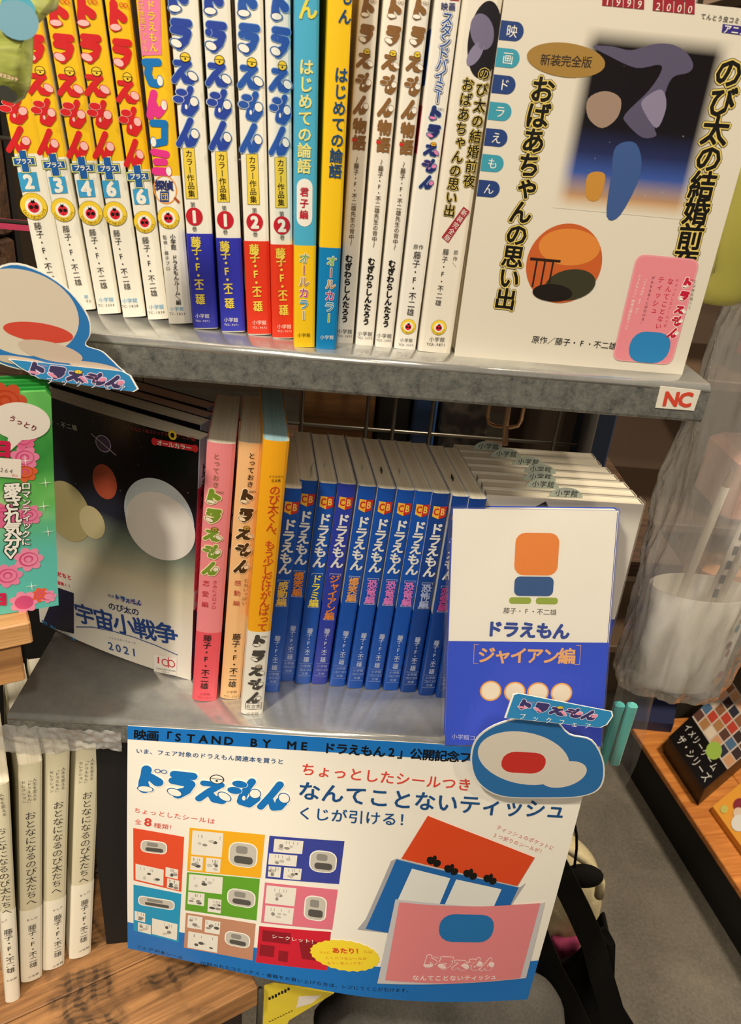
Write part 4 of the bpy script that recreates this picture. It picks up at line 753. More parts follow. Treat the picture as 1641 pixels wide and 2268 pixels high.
PBL = mat('1B72C2', .3); DBL = mat('1C4E86'); PRED = mat('D8483A')
P = PP(); ya = puv((300, 1630+8))[1]; P.quad((0, ya), (PW, ya), (PW, PH), (0, PH), PBL, 1); P.text('映画「STAND BY ME ドラえもん2」公開記念フェア', c1(165, 134), (1098, 1681), mat('0E0F14'), 3, k=1.05, bold=.03); P.build('top_band', pr_)
P = PP(); zb1 = puv(c2(112, 375))[1]; zb2 = puv(c2(440, 460))[1]; zb3 = puv(c4(60, 640))[1]; P.quad((0, 0), (PW*.5, 0), (PW*.5, (zb1+zb3)/2), (0, zb1), PBL, 1); P.quad((PW*.5, 0), (PW, 0), (PW, puv(c4(1330, 620))[1]), (PW*.5, (zb1+zb3)/2), PBL, 1)
P.text('フェア対象シール', c2(165, 515), c2(440, 585), BLACK, 3, k=.9); P.text('が貼られたコミックス・書籍をお買い上げの方は、レジにてくじが引けます。', c2(535, 612), c4(580, 800), BLACK, 3, k=.95); P.build('bottom_band', pr_)
P = PP(); P.text('いま、フェア対象のドラえもん関連本を買うと', c1(178, 240), c1(1140, 312), DBL, 3, k=.95, bold=.015); 
a, b = puv(c1(175, 440)), puv(c1(1200, 520)); P_uv = P.uv; hlogo(P, c1(180, 448), c1(1190, 520), 27, mat('1672BE'), mat('F6F2E6'), mat('1A5C9C'), bell=mat('F3EEE2'), layer=3, outline=PAPERW, ex=.6); P.build('title_lettering', pr_)
P = PP(); P.text('ちょっとしたシールつき', c3(60, 145), c3(950, 230), PRED, 3, k=.98, bold=.015); P.text('なんてことないティッシュ', c3(45, 255), c3(1440, 362), DBL, 3, k=1.0, bold=.02); P.build('sales_lettering', pr_); P = PP(); P.text('くじが引ける！', c3(40, 372), c3(650, 412), DBL, 3, k=.98, bold=.015); P.build('sales_lettering', pr_); P = PP(); P.text('ちょっとしたシールは', c1(165, 625), c1(695, 700), PRED, 3, k=.95); P.text('全', c1(170, 700), c1(218, 703), PRED, 3); P.text('8', c1(225, 700), c1(290, 708), PRED, 3, k=1.5, bold=.03); P.text('種類！', c1(292, 722), c1(440, 742), PRED, 3, k=.98)
P.build('sticker_count_lettering', pr_); P = PP(); P.text('ティッシュのポケットに', c3(1075, 445), c3(1375, 560), mat('D88A80'), 3, k=.92); P.text('2つ折りのシールが！', c3(1055, 485), c3(1325, 580), mat('D88A80'), 3, k=.92); P.build('small_lettering', pr_)
GY = [mat('E9E4D8'), mat('8E8A84'), mat('55524E'), mat('C4BFB4')]
def sticker(name, q, colr, panels, blob=None):
    P = PP(); P.pxquad(*q, colr, 2); uv4 = [Vector(P.uv(p)) for p in q]
    def bl(s, t): return (uv4[0]*(1-s)+uv4[1]*s)*(1-t)+(uv4[3]*(1-s)+uv4[2]*s)*t
    for (s0, t0, s1, t1) in panels:
        A = [bl(s0, t1), bl(s1, t1), bl(s1, t0), bl(s0, t0)]; P.quad(*[tuple(p) for p in A], GY[0], 3); c_ = (A[0]+A[2])/2; rnd = random.Random(int(s0*100+t0*1000))
        for k in range(4):
            s_, t_ = s0+(s1-s0)*rnd.uniform(.2, .8), t0+(t1-t0)*rnd.uniform(.35, .8); p = bl(s_, t_); P.ell(p.x, p.y, rnd.uniform(1.0, 2.0), rnd.uniform(.9, 1.8), GY[rnd.choice((1, 2, 3))], 4+k*.2, n=10)
        for k in range(4): p = bl(s0+(s1-s0)*rnd.uniform(.1, .9), t0+(t1-t0)*.2); P.rect(p.x-.12, p.y-1.3, p.x+.12, p.y+1.3, GY[1], 5)
    if blob: c_ = bl(*blob[:2]); w_, h_ = blob[2]*.8, blob[3]*.9; P.rrect(c_.x-w_, c_.y-h_, c_.x+w_, c_.y+h_, min(w_, h_)*.7, PAPERW, 3); P.rrect(c_.x-w_+.8, c_.y-h_+.8, c_.x+w_-.8, c_.y+h_-.8, min(w_, h_)*.6, GY[3], 4); P.rrect(c_.x-w_*.6, c_.y-h_*.7, c_.x+w_*.7, c_.y-h_*.1, min(w_, h_)*.25, GY[2], 5); P.rrect(c_.x-w_*.5, c_.y+h_*.1, c_.x+w_*.3, c_.y+h_*.7, min(w_, h_)*.2, GY[1], 5.4)
    P.build(name, pr_)
sticker('red_sticker_picture', (c1(162, 742), c1(492, 800), c2(428, 198), c2(148, 130)), mat('E2502E'), [(.05, .66, .62, .97), (.66, .6, .92, .78), (.7, .8, .95, .98)], (.42, .28, 11, 6.5, -.6))
sticker('yellow_sticker_picture', (c1(528, 740), c1(1016, 786), c2(893, 116), c2(462, 75)), mat('EFAE22'), [(.04, .05, .44, .6), (.04, .64, .2, .96), (.24, .64, .43, .97)], (.73, .5, 12, 12, .1))
sticker('navy_sticker_picture', (c1(1046, 792), c1(1532, 828), c2(1352, 152), c2(920, 118)), mat('3A449C'), [(.07, .06, .46, .36), (.02, .4, .4, .66), (.03, .7, .2, .95), (.24, .7, .48, .97)], (.75, .5, 11, 10, -.4))
sticker('green_sticker_picture', (c2(462, 82), c2(888, 122), c2(868, 366), c2(450, 305)), mat('62A22E'), [(.03, .04, .48, .46), (.03, .5, .25, .82), (.3, .6, .48, .95)], (.76, .5, 12, 9, .2))
sticker('blue_sticker_picture', (c2(148, 155), c2(428, 210), c2(412, 495), c2(148, 425)), mat('1C96C4'), [(.03, .55, .28, .75), (.12, .78, .4, .98), (.42, .62, .96, .96)], (.5, .28, 16, 5.5, -.12))
sticker('brown_sticker_picture', (c2(455, 320), c2(864, 385), c2(845, 600), c2(443, 525)), mat('C08A6E'), [(.03, .05, .23, .4), (.27, .1, .48, .45), (.05, .5, .46, .97)], (.75, .5, 11, 8, -.3))
sticker('pink_sticker_picture', (c2(918, 142), c2(1345, 185), c2(1312, 420), c2(895, 378)), mat('DE7488'), [(.03, .06, .44, .5), (.04, .55, .44, .96)], (.73, .5, 9, 12, 0))
P = PP(); q = (c2(885, 398), c2(1305, 432), c2(1280, 658), c2(865, 610)); P.pxquad(*q, mat('CE2036'), 2); DR = mat('8E1826')
for w in (((905, 420), (1070, 440), (1065, 505), (900, 485)), ((890, 505), (975, 515), (970, 580), (885, 570)), ((1000, 540), (1055, 548), (1050, 610), (995, 602)), ((1115, 480), (1235, 490), (1215, 600), (1135, 590))): P.pxquad(*[c2(*z) for z in w], DR, 3)
P.text('シークレット！', c2(955, 455), c2(1225, 492), PAPERW, 4, k=.95); P.build('secret_sticker_picture', pr_)
P = PP(); x, y = puv(c4(178, 590)); pts = [(x+(22.5+(.8 if k % 2 else 0))*math.cos(2*math.pi*k/48), y+(13.2+(.8 if k % 2 else 0))*math.sin(2*math.pi*k/48)) for k in range(48)]; P.poly(pts, mat('F4D836'), 5); OG = mat('C8702A'); P.text('あたり！', c4(95, 555), c4(285, 560), mat('D2502A'), 6, bold=.04, k=1.0); P.text('さらに', c4(18, 568), c4(88, 570), OG, 6); P.text('には', c4(290, 562), c4(340, 566), OG, 6); P.text('とくべつなシールが', c4(52, 600), c4(308, 605), OG, 6, k=.92); P.text('もう1枚入ってる！', c4(65, 632), c4(300, 632), OG, 6, k=.92); P.build('yellow_burst', pr_)
P = PP(); GRY = mat('A8A8AE')
P.poly([puv(c4(*q)) for q in ((490, 0), (1235, 175), (1270, 148), (1150, 330), (420, 450), (250, 430), (300, 370), (455, 15))][::-1], GRY, 5)
P.poly([puv(c3(720, 388)), puv(c3(583, 610)), puv(c3(1185, 752)), puv(c3(1275, 605))], mat('DA4A22'), 6)
P.poly([puv(c4(*q)) for q in ((485, 5), (300, 425), (440, 450), (1120, 400), (1225, 175))], mat('1E66B0'), 7)
P.poly([puv(c4(*q)) for q in ((580, 60), (480, 280), (745, 280), (812, 118))], mat('E4E4DE'), 8); P.poly([puv(c4(*q)) for q in ((848, 125), (775, 285), (1075, 290), (1122, 185))], mat('E4E4DE'), 8)
for q in ((715, 20), (820, 70), (935, 98), (1055, 128)): x, y = puv(c4(*q)); P.ell(x-2.6, y+1, 2.6, 3.2, BLACK, 8, .4); P.ell(x+2, y-1, 2.5, 3.0, BLACK, 8.3, -.4); P.ell(x, y+3, 1.4, 2.2, BLACK, 8.6)
P.poly([puv(c4(*q)) for q in ((480, 245), (370, 755), (1270, 722), (1385, 262), (1350, 275), (1000, 292))], mat('C9C7CA'), 9)
P.poly([puv(c4(*q)) for q in ((503, 262), (418, 735), (800, 755), (1235, 722), (1357, 268), (1000, 288), (700, 280))], mat('E2868A'), 10)
x, y = puv(c4(880, 420)); P.rrect(x-16, y-12, x+24, y+12, 10, mat('2272B4'), 11)
hlogo(P, c4(650, 628), c4(1080, 628), 13, mat('E2868A'), mat('F4D8D4'), mat('F6E6E0'), layer=11, outline=mat('F6E6E0'), ex=.45); P.text('なんてことないティッシュ', c4(580, 718), c4(1092, 712), mat('F6E6E0'), 11, k=.95, bold=.02); P.build('tissue_packet_picture', pr_)
# ================================================================== DIE-CUT CARDS
BK = mat('2E78BC', .3); CRM = mat('EDE4D6', .35)
def card(name, label, y, blob, ban, ban_txt, inner, tilt=0):
    o0 = at_y((blob[0][0], blob[0][1]), y); fl = Flat(name, label, 'display card', o0, Vector((1, 0, 0)), Vector((0, tilt, 1)))
    pts = smooth_poly([fl.uv(p) for p in blob]); v, f = slab(pts, .8); o = mesh('card_body', v, f, [PAPERW], None, fl.root)
    c_ = Vector((sum(p[0] for p in pts)/len(pts), sum(p[1] for p in pts)/len(pts))); P = fl.P(0); P.poly([tuple(c_+(Vector(p)-c_)*.975) for p in pts], BK, 1)
    inner(P); P.build('blue_print', fl.root); return fl
def in1(P):
    x, y = P.uv((1160, 1680)); P.ell(x, y, 31, 21, CRM, 2, -.35, n=40); x, y = P.uv((1180, 1690)); P.rrect(x-20, y-9, x+8, y+9, 8, mat('D8352E'), 3); x, y = P.uv((1248, 1715)); P.ell(x, y, 15, 11, CRM, 3, .5, n=32)
c_r = card('shelf_talker_card', 'blue die-cut card with rounded cream and red shapes before the front white and blue comic', -17, [(1042, 1690), (1052, 1640), (1095, 1606), (1165, 1588), (1225, 1592), (1262, 1626), (1312, 1640), (1338, 1690), (1332, 1742), (1290, 1764), (1200, 1768), (1110, 1764), (1060, 1736)], None, None, in1)
FLb = Flat('x', '', '', at_y((1120, 1590), -22), Vector((1, 0, 0)), Vector((0, .5, 1))); bpy.data.objects.remove(FLb.root)
def banner(parent, q, y, tiltv, texts, lg):
    o0 = at_y(q[0], y); fl = Flat('banner', '', '', o0, Vector((1, 0, 0)), Vector((0, tiltv, 1))); bpy.data.objects.remove(fl.root); M = fl.M
    pts = [fl.uv(p) for p in q]; v, f = slab(pts, .8); b = mesh('title_banner', v, f, PAPERW); b.parent = parent; b.matrix_world = M
    P = fl.P(0); c_ = Vector((sum(p[0] for p in pts)/len(pts), sum(p[1] for p in pts)/len(pts))); P.poly([tuple(c_+(Vector(p)-c_)*.97) for p in pts], mat('2F82B8', .3), 1)
    lg(P); o = P.build('banner_lettering', b); return b
bpy.context.view_layer.update()
def lg1(P):
    hlogo(P, (1146, 1561), (1325, 1584), 6.6, mat('3A3468'), mat('E88AA0'), mat('C890B0'), bell=YEL, layer=3, outline=mat('D8D0E0'), ex=.35); P.text('ブックフェア', (1142, 1584), (1315, 1609), PAPERW, 12, k=.5)
banner(c_r.root, [(1117, 1590), (1330, 1612), (1345, 1605), (1358, 1586), (1356, 1576), (1145, 1535), (1135, 1538)], -20, .35, None, lg1)
def in2(P):
    x, y = P.uv((48, 694)); P.ell(x, y, 26, 20, mat('D9CBB8', .35), 2, 0, n=48); x, y = P.uv((85, 736)); P.ell(x, y, 16, 4.6, mat('D24A38'), 3, -.05, n=40); x, y = P.uv((112, 778)); P.ell(x, y, 15, 4.6, mat('CDB9A6'), 5, -.15, n=32)
    for q, w in (((50, 800), 13), ((210, 812), 12)): x, y = P.uv(q); P.ell(x, y, w, 2.2, mat('CDB9A6'), 7, -.08, n=24)
c_l = card('shelf_talker_card', 'large blue die-cut card with cream and red shapes left of the upper shelf', -16, [(-60, 700), (-40, 620), (20, 583), (90, 600), (155, 645), (195, 700), (200, 740), (190, 765), (225, 778), (245, 795), (262, 812), (275, 832), (180, 840), (60, 822), (-10, 800), (-50, 760)], None, None, in2)
def lg2(P):
    hlogo(P, (62, 818), (278, 845), 6.4, mat('3A3058'), mat('D8849C'), mat('C8A0C8'), bell=YEL, layer=3, outline=mat('D8C8E0'), ex=.35); P.text('ブックフェア', (95, 841), (288, 861), mat('D8D8E4'), 12, k=.5)
banner(c_l.root, [(85, 838), (130, 846), (296, 868), (307, 862), (290, 832), (272, 822), (18, 795), (40, 812)], -19, .2, None, lg2)
# ================================================================== COUNTER AND WHITE BOOKS
CZ = 655.0
Fc = at_z((572, 2187), CZ); F2 = at_z((448, 2251), CZ); e = (F2-Fc).normalized(); nrm = Vector((e.y, -e.x, 0)); nrm = nrm if nrm.y > 0 else -nrm
xax = -e; O = Fc+e*420; M = frame(O, xax, Vector((0, 0, 1)))
M_OAK = wood('rough_sawn_oak', 'B98552', '7E5632', 0, 1.0, .55, burnt=1); M_OAKE = wood('oak_end_grain', 'C08C58', '8A6038', 0, 1.2)
ct = thing('wooden_counter', 'rough sawn wooden counter with burnt dark patches under the white books', 'counter', M)
y0 = 0
for wd in (62, 95, 42): v, f = box(0, 420, y0+.4, y0+wd-.4, -24, 0, .8); mesh('plank', v, f, M_OAK, None, ct); y0 += wd
v, f = box(5, 412, 12, y0-5, -CZ, -24.5); mesh('cabinet_body', v, f, mat('2A211B', .7), None, ct)
Rz = at_z((236, 2092), CZ); rz = thing('black_filler', 'tall black riser block added for the dark area right of the white books', 'filler', frame(Rz, Vector((1, .16, 0)), Vector((0, 0, 1))))  # added black panels that make the area beside the white books dark
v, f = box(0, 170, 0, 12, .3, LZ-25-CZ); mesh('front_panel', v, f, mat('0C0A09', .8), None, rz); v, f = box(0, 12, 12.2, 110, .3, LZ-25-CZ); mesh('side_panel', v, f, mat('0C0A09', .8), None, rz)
WBK = mat('F2ECD9', .5); WBC = mat('DAD2B4', .5)
wbs = [((13, 2222), (44, 2207), (-17, 1738), 'leftmost white book on the wooden counter, cut off by the photo edge', [(5, 405, 35, 590), None, (0, 680, 55, 1380), (55, 1410, 8, 1450), (62, 1490, 85, 1840), (90, 1895)], (60, 1350)),
 ((47, 2179), (93, 2163.5), (40, 1699.6), 'second white book from the left on the wooden counter', [(275, 285, 275, 468), (228, 290, 235, 500), (240, 552, 250, 1305), (300, 1395, 205, 1425), (255, 1455, 265, 1795), (265, 1862)], (240, 1340)),
 ((95.6, 2152.5), (142.7, 2141), (101, 1676), 'third white book from the left on the wooden counter', [(505, 200, 500, 380), (455, 208, 455, 412), (465, 468, 448, 1215), (500, 1315, 415, 1345), (460, 1375, 460, 1712), (460, 1775)], (435, 1262)),
 ((153.7, 2127.5), (201, 2112), (168, 1656), 'rightmost white book on the wooden counter', [(735, 130, 728, 305), (690, 135, 683, 340), (695, 392, 665, 1130), (720, 1190, 628, 1230), (675, 1255, 665, 1595), (668, 1655)], (650, 1140))]
for BL, BR, TL, lab, tx, bd in wbs:
    a, x, up, w = seat(BL, BR, TL, CZ, 27); bk = Book(lab, 'white books on the wooden counter', a, x, up, w, 105, 216, [(0, WBC, None)], bulge=1.5)
    zb = bk.uv(b8(*bd))[1]; bnd = bk.band(zb, WBK, z0=.5)
    P = bk.P(); G_ = mat('3A3632')
    P.text('人生を変える', b8(tx[0][0], tx[0][1]), b8(tx[0][2], tx[0][3]), G_, 3, vert=True, k=.9)
    if tx[1]: P.text('「ドラえもん」', b8(tx[1][0], tx[1][1]), b8(tx[1][2], tx[1][3]), G_, 3, vert=True, k=.9); P.text('セレクション', b8(tx[1][0]-45, tx[1][1]+20), b8(tx[1][2]-45, tx[1][3]-5), G_, 3, vert=True, k=.85)
    P.text('おとなになるのび太たちへ', b8(tx[2][0], tx[2][1]), b8(tx[2][2], tx[2][3]), G_, 3, vert=True, k=.98); P.build('title_lettering', bk.root)
    P = Print(lambda u, v, l, b=bk: (u, b.P().f(u, v, l)[1]-.27, v), bk.uv, 2.2, False); q = tx[3]; P.text('まんが', b8(min(q[0], q[2]), max(q[1], q[3])), b8(max(q[0], q[2]), min(q[1], q[3])), G_, 3, k=.9); P.text(AUTH, b8(tx[4][0], tx[4][1]), b8(tx[4][2], tx[4][3]), BLACK, 3, vert=True, k=1.02); P.text('小学館', b8(tx[5][0]-45, tx[5][1]+18), b8(tx[5][0]+45, tx[5][1]-18), G_, 3, k=.95); P.build('band_lettering', bnd)
# ================================================================== WIRE GRID BEHIND THE SHELVES
GY_ = 222.0; M_WIRE = mat('8A8478', .35, 'steel_wire', metal=.9)
gx = sorted([at_y((q, 930), GY_).x for q in (668, 812, 872, 955, 1238)]+[-230, -160]); gz = [at_y((20, 308), GY_).z, at_y((20, 492), GY_).z, at_y((900, 960), GY_).z]; gz += [gz[0]+150, gz[2]-90]
wg = thing('wire_grid_panel', 'steel wire grid panel behind both metal shelves', 'wire panel', frame(Vector((0, GY_, LZ)), Vector((1, 0, 0)), Vector((0, 0, 1))))
for x in gx: v, f = tube([(x, 0, -120), (x, 0, 640)], 1.6); mesh('vertical_wire', v, f, M_WIRE, None, wg, smooth=True)
for z in sorted(set(gz)): v, f = tube([(-330, 3, z-LZ), (205, 3, z-LZ)], 1.6); mesh('cross_wire', v, f, M_WIRE, None, wg, smooth=True)
for x in (-330, 205): v, f = tube([(x, 0, -LZ), (x, 0, 700)], 6, 10); mesh('upright_post', v, f, mat('3A3632', .5), None, wg, smooth=True)
a = at_y((1085, 893), 120); b = at_y((1160, 900), 120); zl = at_y((1115, 945), 120).z
hk = tag(mesh('wire_hook', *join([tube([(a.x, 120, UZ-6), (a.x, 120, zl+6), (a.x+1.5, 120, zl+1.5), (a.x+6, 120, zl), (b.x-6, 120, zl), (b.x-1.5, 120, zl+1.5), (b.x, 120, zl+6), (b.x, 120, UZ-6)], 1.4), tube([((a.x+b.x)/2, 119, UZ-6), ((a.x+b.x)/2, 112, zl+4), ((a.x+b.x)/2, 104, zl-7)], 2.0)]), mat('C09A78', .25, 'copper_wire', metal=.9)), 'bent wire hook hanging under the upper shelf', 'hook')
# dark stock seen through the grid
M_DW = wood('dark_stained_plank', '5E4028', '2C1C12', 0, 1.0, .7)
dw = thing('plank_partition', 'dark rough plank partition behind the wire grid at the left', 'partition', frame(Vector((-700, 250, 0)), Vector((1, 0, 0)), Vector((0, 0, 1))))
z = 900; 
for i, h in enumerate((70, 52, 66, 58, 74, 60, 64, 70, 56)):
    v, f = box(0, 430, (i % 3)*1.5, 22, z+1.5, z+h-1.5, 2); mesh('plank', v, f, M_DW, None, dw); z += h
v, f = box(0, 430, 24, 34, 0, z); mesh('backing_board', v, f, mat('15100C', .8), None, dw)
pk = at_y((25, 497), 238); v, f = box(pk.x-140, pk.x+22, 236, 240, pk.z-3.5, pk.z+3.5); tag(mesh('pink_rail_strip', v, f, mat('D8466A', .4)), 'bright pink strip beside the yellow topped spines at the left', 'strip')
# stock boxes behind
M_CR = wood('orange_wood_panel', '8E6236', '6A4624', 0, .6, .6)
def stock(name, label, cat, p0, p1, y, d, m, bev=2, group=None):
    A = at_y(p0, y); B = at_y(p1, y); v, f = box(A.x, B.x, y, y+d, B.z, A.z, bev); return tag(mesh(name, v, f, m), label, cat, group)
# rear display unit: shelf board that carries the stock
A = at_y((600, 1120), 300)
v, f = box(-260, 330, 240, 520, A.z-16, A.z); rs = tag(mesh('rear_shelf_board', v, f, M_DW), 'dark wooden shelf board behind the wire grid', 'shelf')
zs_ = A.z
def stand(name, label, cat, px0, px1, top, y, d, m, group=None, bev=2):
    x0 = at_y((px0, top), y).x; x1 = at_y((px1, top), y).x; zt = at_y(((px0+px1)/2, top), y).z; v, f = box(x0, x1, y, y+d, zs_, zt, bev); return tag(mesh(name, v, f, m), label, cat, group)
stand('wooden_crate', 'orange brown wooden crate seen between the shelves above the pocket comics', 'crate', 668, 842, 780, 300, 100, M_CR)
stand('dark_storage_box', 'black storage box behind the wire grid left of the blue package', 'box', 846, 925, 800, 300, 80, mat('14110F', .6))
stand('blue_package', 'dark blue package behind the wire grid at the middle', 'package', 930, 985, 790, 290, 60, mat('26436E', .4))
stand('grey_patterned_box', 'grey patterned box behind the wire hook', 'box', 990, 1105, 800, 300, 80, (lambda t: (t.l(t.ramp(t.noise(t.coord(), 30, 2), [(.42, '3A332C'), (.5, '6A5F54'), (.6, '2A2420')]), t.b.inputs['Base Color']), t.m)[1])(NT('grey_pattern')))
stand('brown_carton', 'brown carton behind the wire grid at the right', 'box', 1190, 1330, 800, 300, 80, mat('4A3B2E', .7))
stand('navy_carton', 'narrow navy carton at the right end behind the shelves', 'box', 1340, 1400, 800, 260, 60, mat('2E3A52', .5))
# ================================================================== RIGHT: HANGING BAG WITH CUP, POUCH, PENCILS
cup_c = at_y((1508, 1440), 130); R0 = 41; ztop = at_y((1506, 1332), 108).z; zbot = ztop-92
cp = thing('plastic_cup', 'milky white cup inside the clear hanging bag', 'cup', frame(Vector((cup_c.x, 130, zbot)), Vector((1, 0, 0)), Vector((0, 0, 1))))
prof = [(0, 0), (R0-5, 0), (R0-2, 2), (R0-1, 8), (R0+1, 92), (R0-1, 92), (R0-3, 8), (0, 3)]
V = []; n = 40
for r, z in prof:
    for k in range(n): V.append((r*math.cos(2*math.pi*k/n), .5*r*math.sin(2*math.pi*k/n), z))
F = [(j*n+k, j*n+(k+1) % n, (j+1)*n+(k+1) % n, (j+1)*n+k) for j in range(len(prof)-1) for k in range(n)]; mesh('cup_body', V, F, mat('D6CFC0', .35), None, cp, smooth=True)
P = Print(lambda u, v, l: ((R0+1+l*.06)*math.cos(u), (R0+1.6+l*.06)*math.sin(u)*.5, v))
for a_, z, r, m in ((-.72, 74, .05, 'B88A6A'), (-.78, 66, .06, '5A8CA8'), (-.85, 50, .07, '8A5A4A'), (-.80, 42, .05, 'A83A4A'), (-.78, 20, .06, 'B03A6A'), (-.66, 18, .05, '5A6AA8'), (-.84, 14, .08, 'D8A840')):
    P.poly([(a_+r*1.2*math.cos(t_), z+4*math.sin(t_)) for t_ in [2*math.pi*k/12 for k in range(12)]], mat(m), 1+abs(a_))
P.build('colour_prints', cp)
pens = []
for i, (dx, dy, h, m, ln) in enumerate(((-18, 4, 178, 'E4DAC8', 12), (-2, -6, 172, 'DCD0C0', 16), (8, 0, 186, 'D8CCBC', 20))):
    v, f = tube([(dx, dy, 6), (dx+ln, dy, h)], 3.3, 8); tip = tube([(dx+ln, dy, h), (dx+ln+.6, dy, h+14)], [3.2, .7], 8)
    o = thing('pencil', ['white pencil leaning left in the milky cup', 'white pencil with dark lettering in the milky cup', 'white pencil at the right in the milky cup'][i], 'pencil', cp.matrix_world.copy(), 'white pencils in the milky cup'); mesh('barrel', v, f, mat(m, .4), None, o, smooth=True); v, f = tip; mesh('tip', v, f, mat('B89A78', .6), None, o)
    if i == 1:
        for k in range(6): v, f = box(dx+ln*(.45+.07*k)-1.7, dx+ln*(.45+.07*k)+1.7, dy-4.4, dy-3.4, h*(.45+.075*k), h*(.45+.075*k)+7); mesh('print_mark', v, f, mat('4A4450'), None, o)
def bagfn(cx, cy, secs, amp, seed):
    def fn(u, v):
        t = v*(len(secs)-1); i = min(int(t), len(secs)-2); k = t-i; z, rx, ry, ox, oy = [a*(1-k)+b*k for a, b in zip(secs[i], secs[i+1])]; th = u*2*math.pi; c_, s_ = math.cos(th), math.sin(th)
        q = Vector((c_*2.2+seed, s_*2.2, z*.008)); w = 1+amp*noise.noise(q*1.3)+amp*.6*noise.noise(Vector((c_*5+seed, s_*5, z*.02)))+amp*.45*abs(noise.noise(Vector((c_*9, s_*9+seed, z*.035+c_*4))))+amp*.2*abs(noise.noise(Vector((c_*22, s_*22, z*.09))))
        return (cx+ox+rx*w*c_, cy+oy+ry*w*s_, z)
    return fn
bz = zbot
secs = [(bz-10, 18, 8, 0, 0), (bz-8, 40, 20, 0, 0), (bz+6, 46, 27, 0, 0), (bz+92, 50, 30, 0, 0), (bz+180, 52, 30, 2, 5), (bz+290, 48, 26, 8, 12), (bz+400, 38, 14, 20, 20), (bz+520, 26, 6, 30, 24)]
V, F = grid(150, 110, bagfn(cup_c.x, 130, secs, .17, 3)); bg = tag(mesh('clear_plastic_bag', V, F, M_BAG, smooth=True), 'crinkled clear plastic bag hanging at the right around the milky cup', 'bag')
# teal pencil sleeve hanging behind the face-out comics
A = at_y((1372, 1548), 30); B = at_y((1340, 1705), 30)
tp = thing('teal_pencil_pack', 'teal packet in a clear sleeve hanging beside the blue footed comic', 'packet', frame(Vector((B.x, 30, B.z)), Vector((1, 0, 0)), Vector((.10, 0, 1))))
for i in range(2): v, f = box(i*9-6, i*9+1, 0, 6, 3, (A-B).length-6, 1.5); mesh('teal_pencil', v, f, mat(['3FA8A4', '58B8B0'][i], .4), None, tp)
V, F = grid(10, 20, lambda u, v: (-12+u*30, -3+3*math.sin(u*9+v*6), -14+v*((A-B).length+40))); mesh('clear_sleeve', V, F, M_SLEEVE, None, tp, smooth=True)
A = at_y((1200, 1760), 20); B_ = at_y((1345, 1800), 20)
# yellow-green pouch
pc = at_y((1668, 372), 100); R = 62
pz = thing('zipped_pouch', 'pale yellow green zipped pouch at the upper right behind the cream comic', 'pouch', frame(Vector((pc.x, 100, pc.z)), Vector((1, 0, 0)), Vector((.14, 0, 1))))
def pf(u, v):
    th = u*2*math.pi; ph = (v-.5)*math.pi; cr = math.cos(ph)**.45 if math.cos(ph) > 1e-4 else 0; return (26*cr*math.cos(th), 22*cr*math.sin(th)*(1+.05*math.sin(7*v*3)), 76*math.sin(ph))
V, F = grid(40, 32, pf); mesh('pouch_body', V, F, mat('D2CE66', .45, coat=.3), None, pz, smooth=True)
for k_, s_ in ((0, 0), (1, 5)):
    pts = [(-20+s_*1.2-6*math.cos((t_/12-.5)*math.pi), -20-s_*.4, -56+9.4*t_) for t_ in range(13)]; v, f = tube([(p[0], p[1]*.75, p[2]) for p in pts], 1.5, 6); mesh('zip_tape', v, f, mat('D8D488', .4), None, pz, smooth=True)
# ================================================================== LEFT: CANDY PACKETS, LEDGE, GREEN BAG
CZ_ = 655.0; lw = at_y((67, 1378), -42); lb = at_y((67, 1425), -42)
M_BLK = wood('pale_block_wood', 'D0A06A', 'A87846', 0, 1.2)
lg_ = thing('wooden_ledge', 'pale wooden ledge end under the rose patterned packets', 'ledge', frame(Vector((lw.x-260*.883, -42-260*.469, lb.z)), Vector((.883, .469, 0)), Vector((0, 0, 1))))
v, f = box(0, 260, 0, 60, 0, lw.z-lb.z, 1); mesh('ledge_board', v, f, M_BLK, None, lg_)
v, f = box(0, 254, 6, 60, -28, -.5, 1); mesh('ledge_bracket', v, f, M_OAKE, None, lg_)
v, f = box(0, 90, 20, 60, CZ_-lb.z+.5, -28.5); mesh('ledge_stand', v, f, mat('14100D', .8), None, lg_)
GRAD = NT('rose_packet_print'); tc = GRAD.coord(); nz = GRAD.noise(tc, 16, 3, .5); sp = GRAD.n('ShaderNodeSeparateXYZ'); GRAD.l(tc, sp.inputs[0]); mm_ = mr(GRAD, sp.outputs['Z'], 0, .14)
GRAD.l(GRAD.mix(GRAD.ramp(mm_, [(.25, (0, 0, 0, 1)), (.45, (1, 1, 1, 1))]), '5FC0B4', GRAD.ramp(nz, [(.35, '2E8A3A'), (.5, '6CC060'), (.62, 'C8E8A8')])), GRAD.b.inputs['Base Color']); GRAD.b.inputs['Roughness'].default_value = .35
zc = lw.z
PYAW = math.radians(24); px_ = Vector((math.cos(PYAW), math.sin(PYAW), 0)); pn_ = Vector((-math.sin(PYAW), math.cos(PYAW), 0))
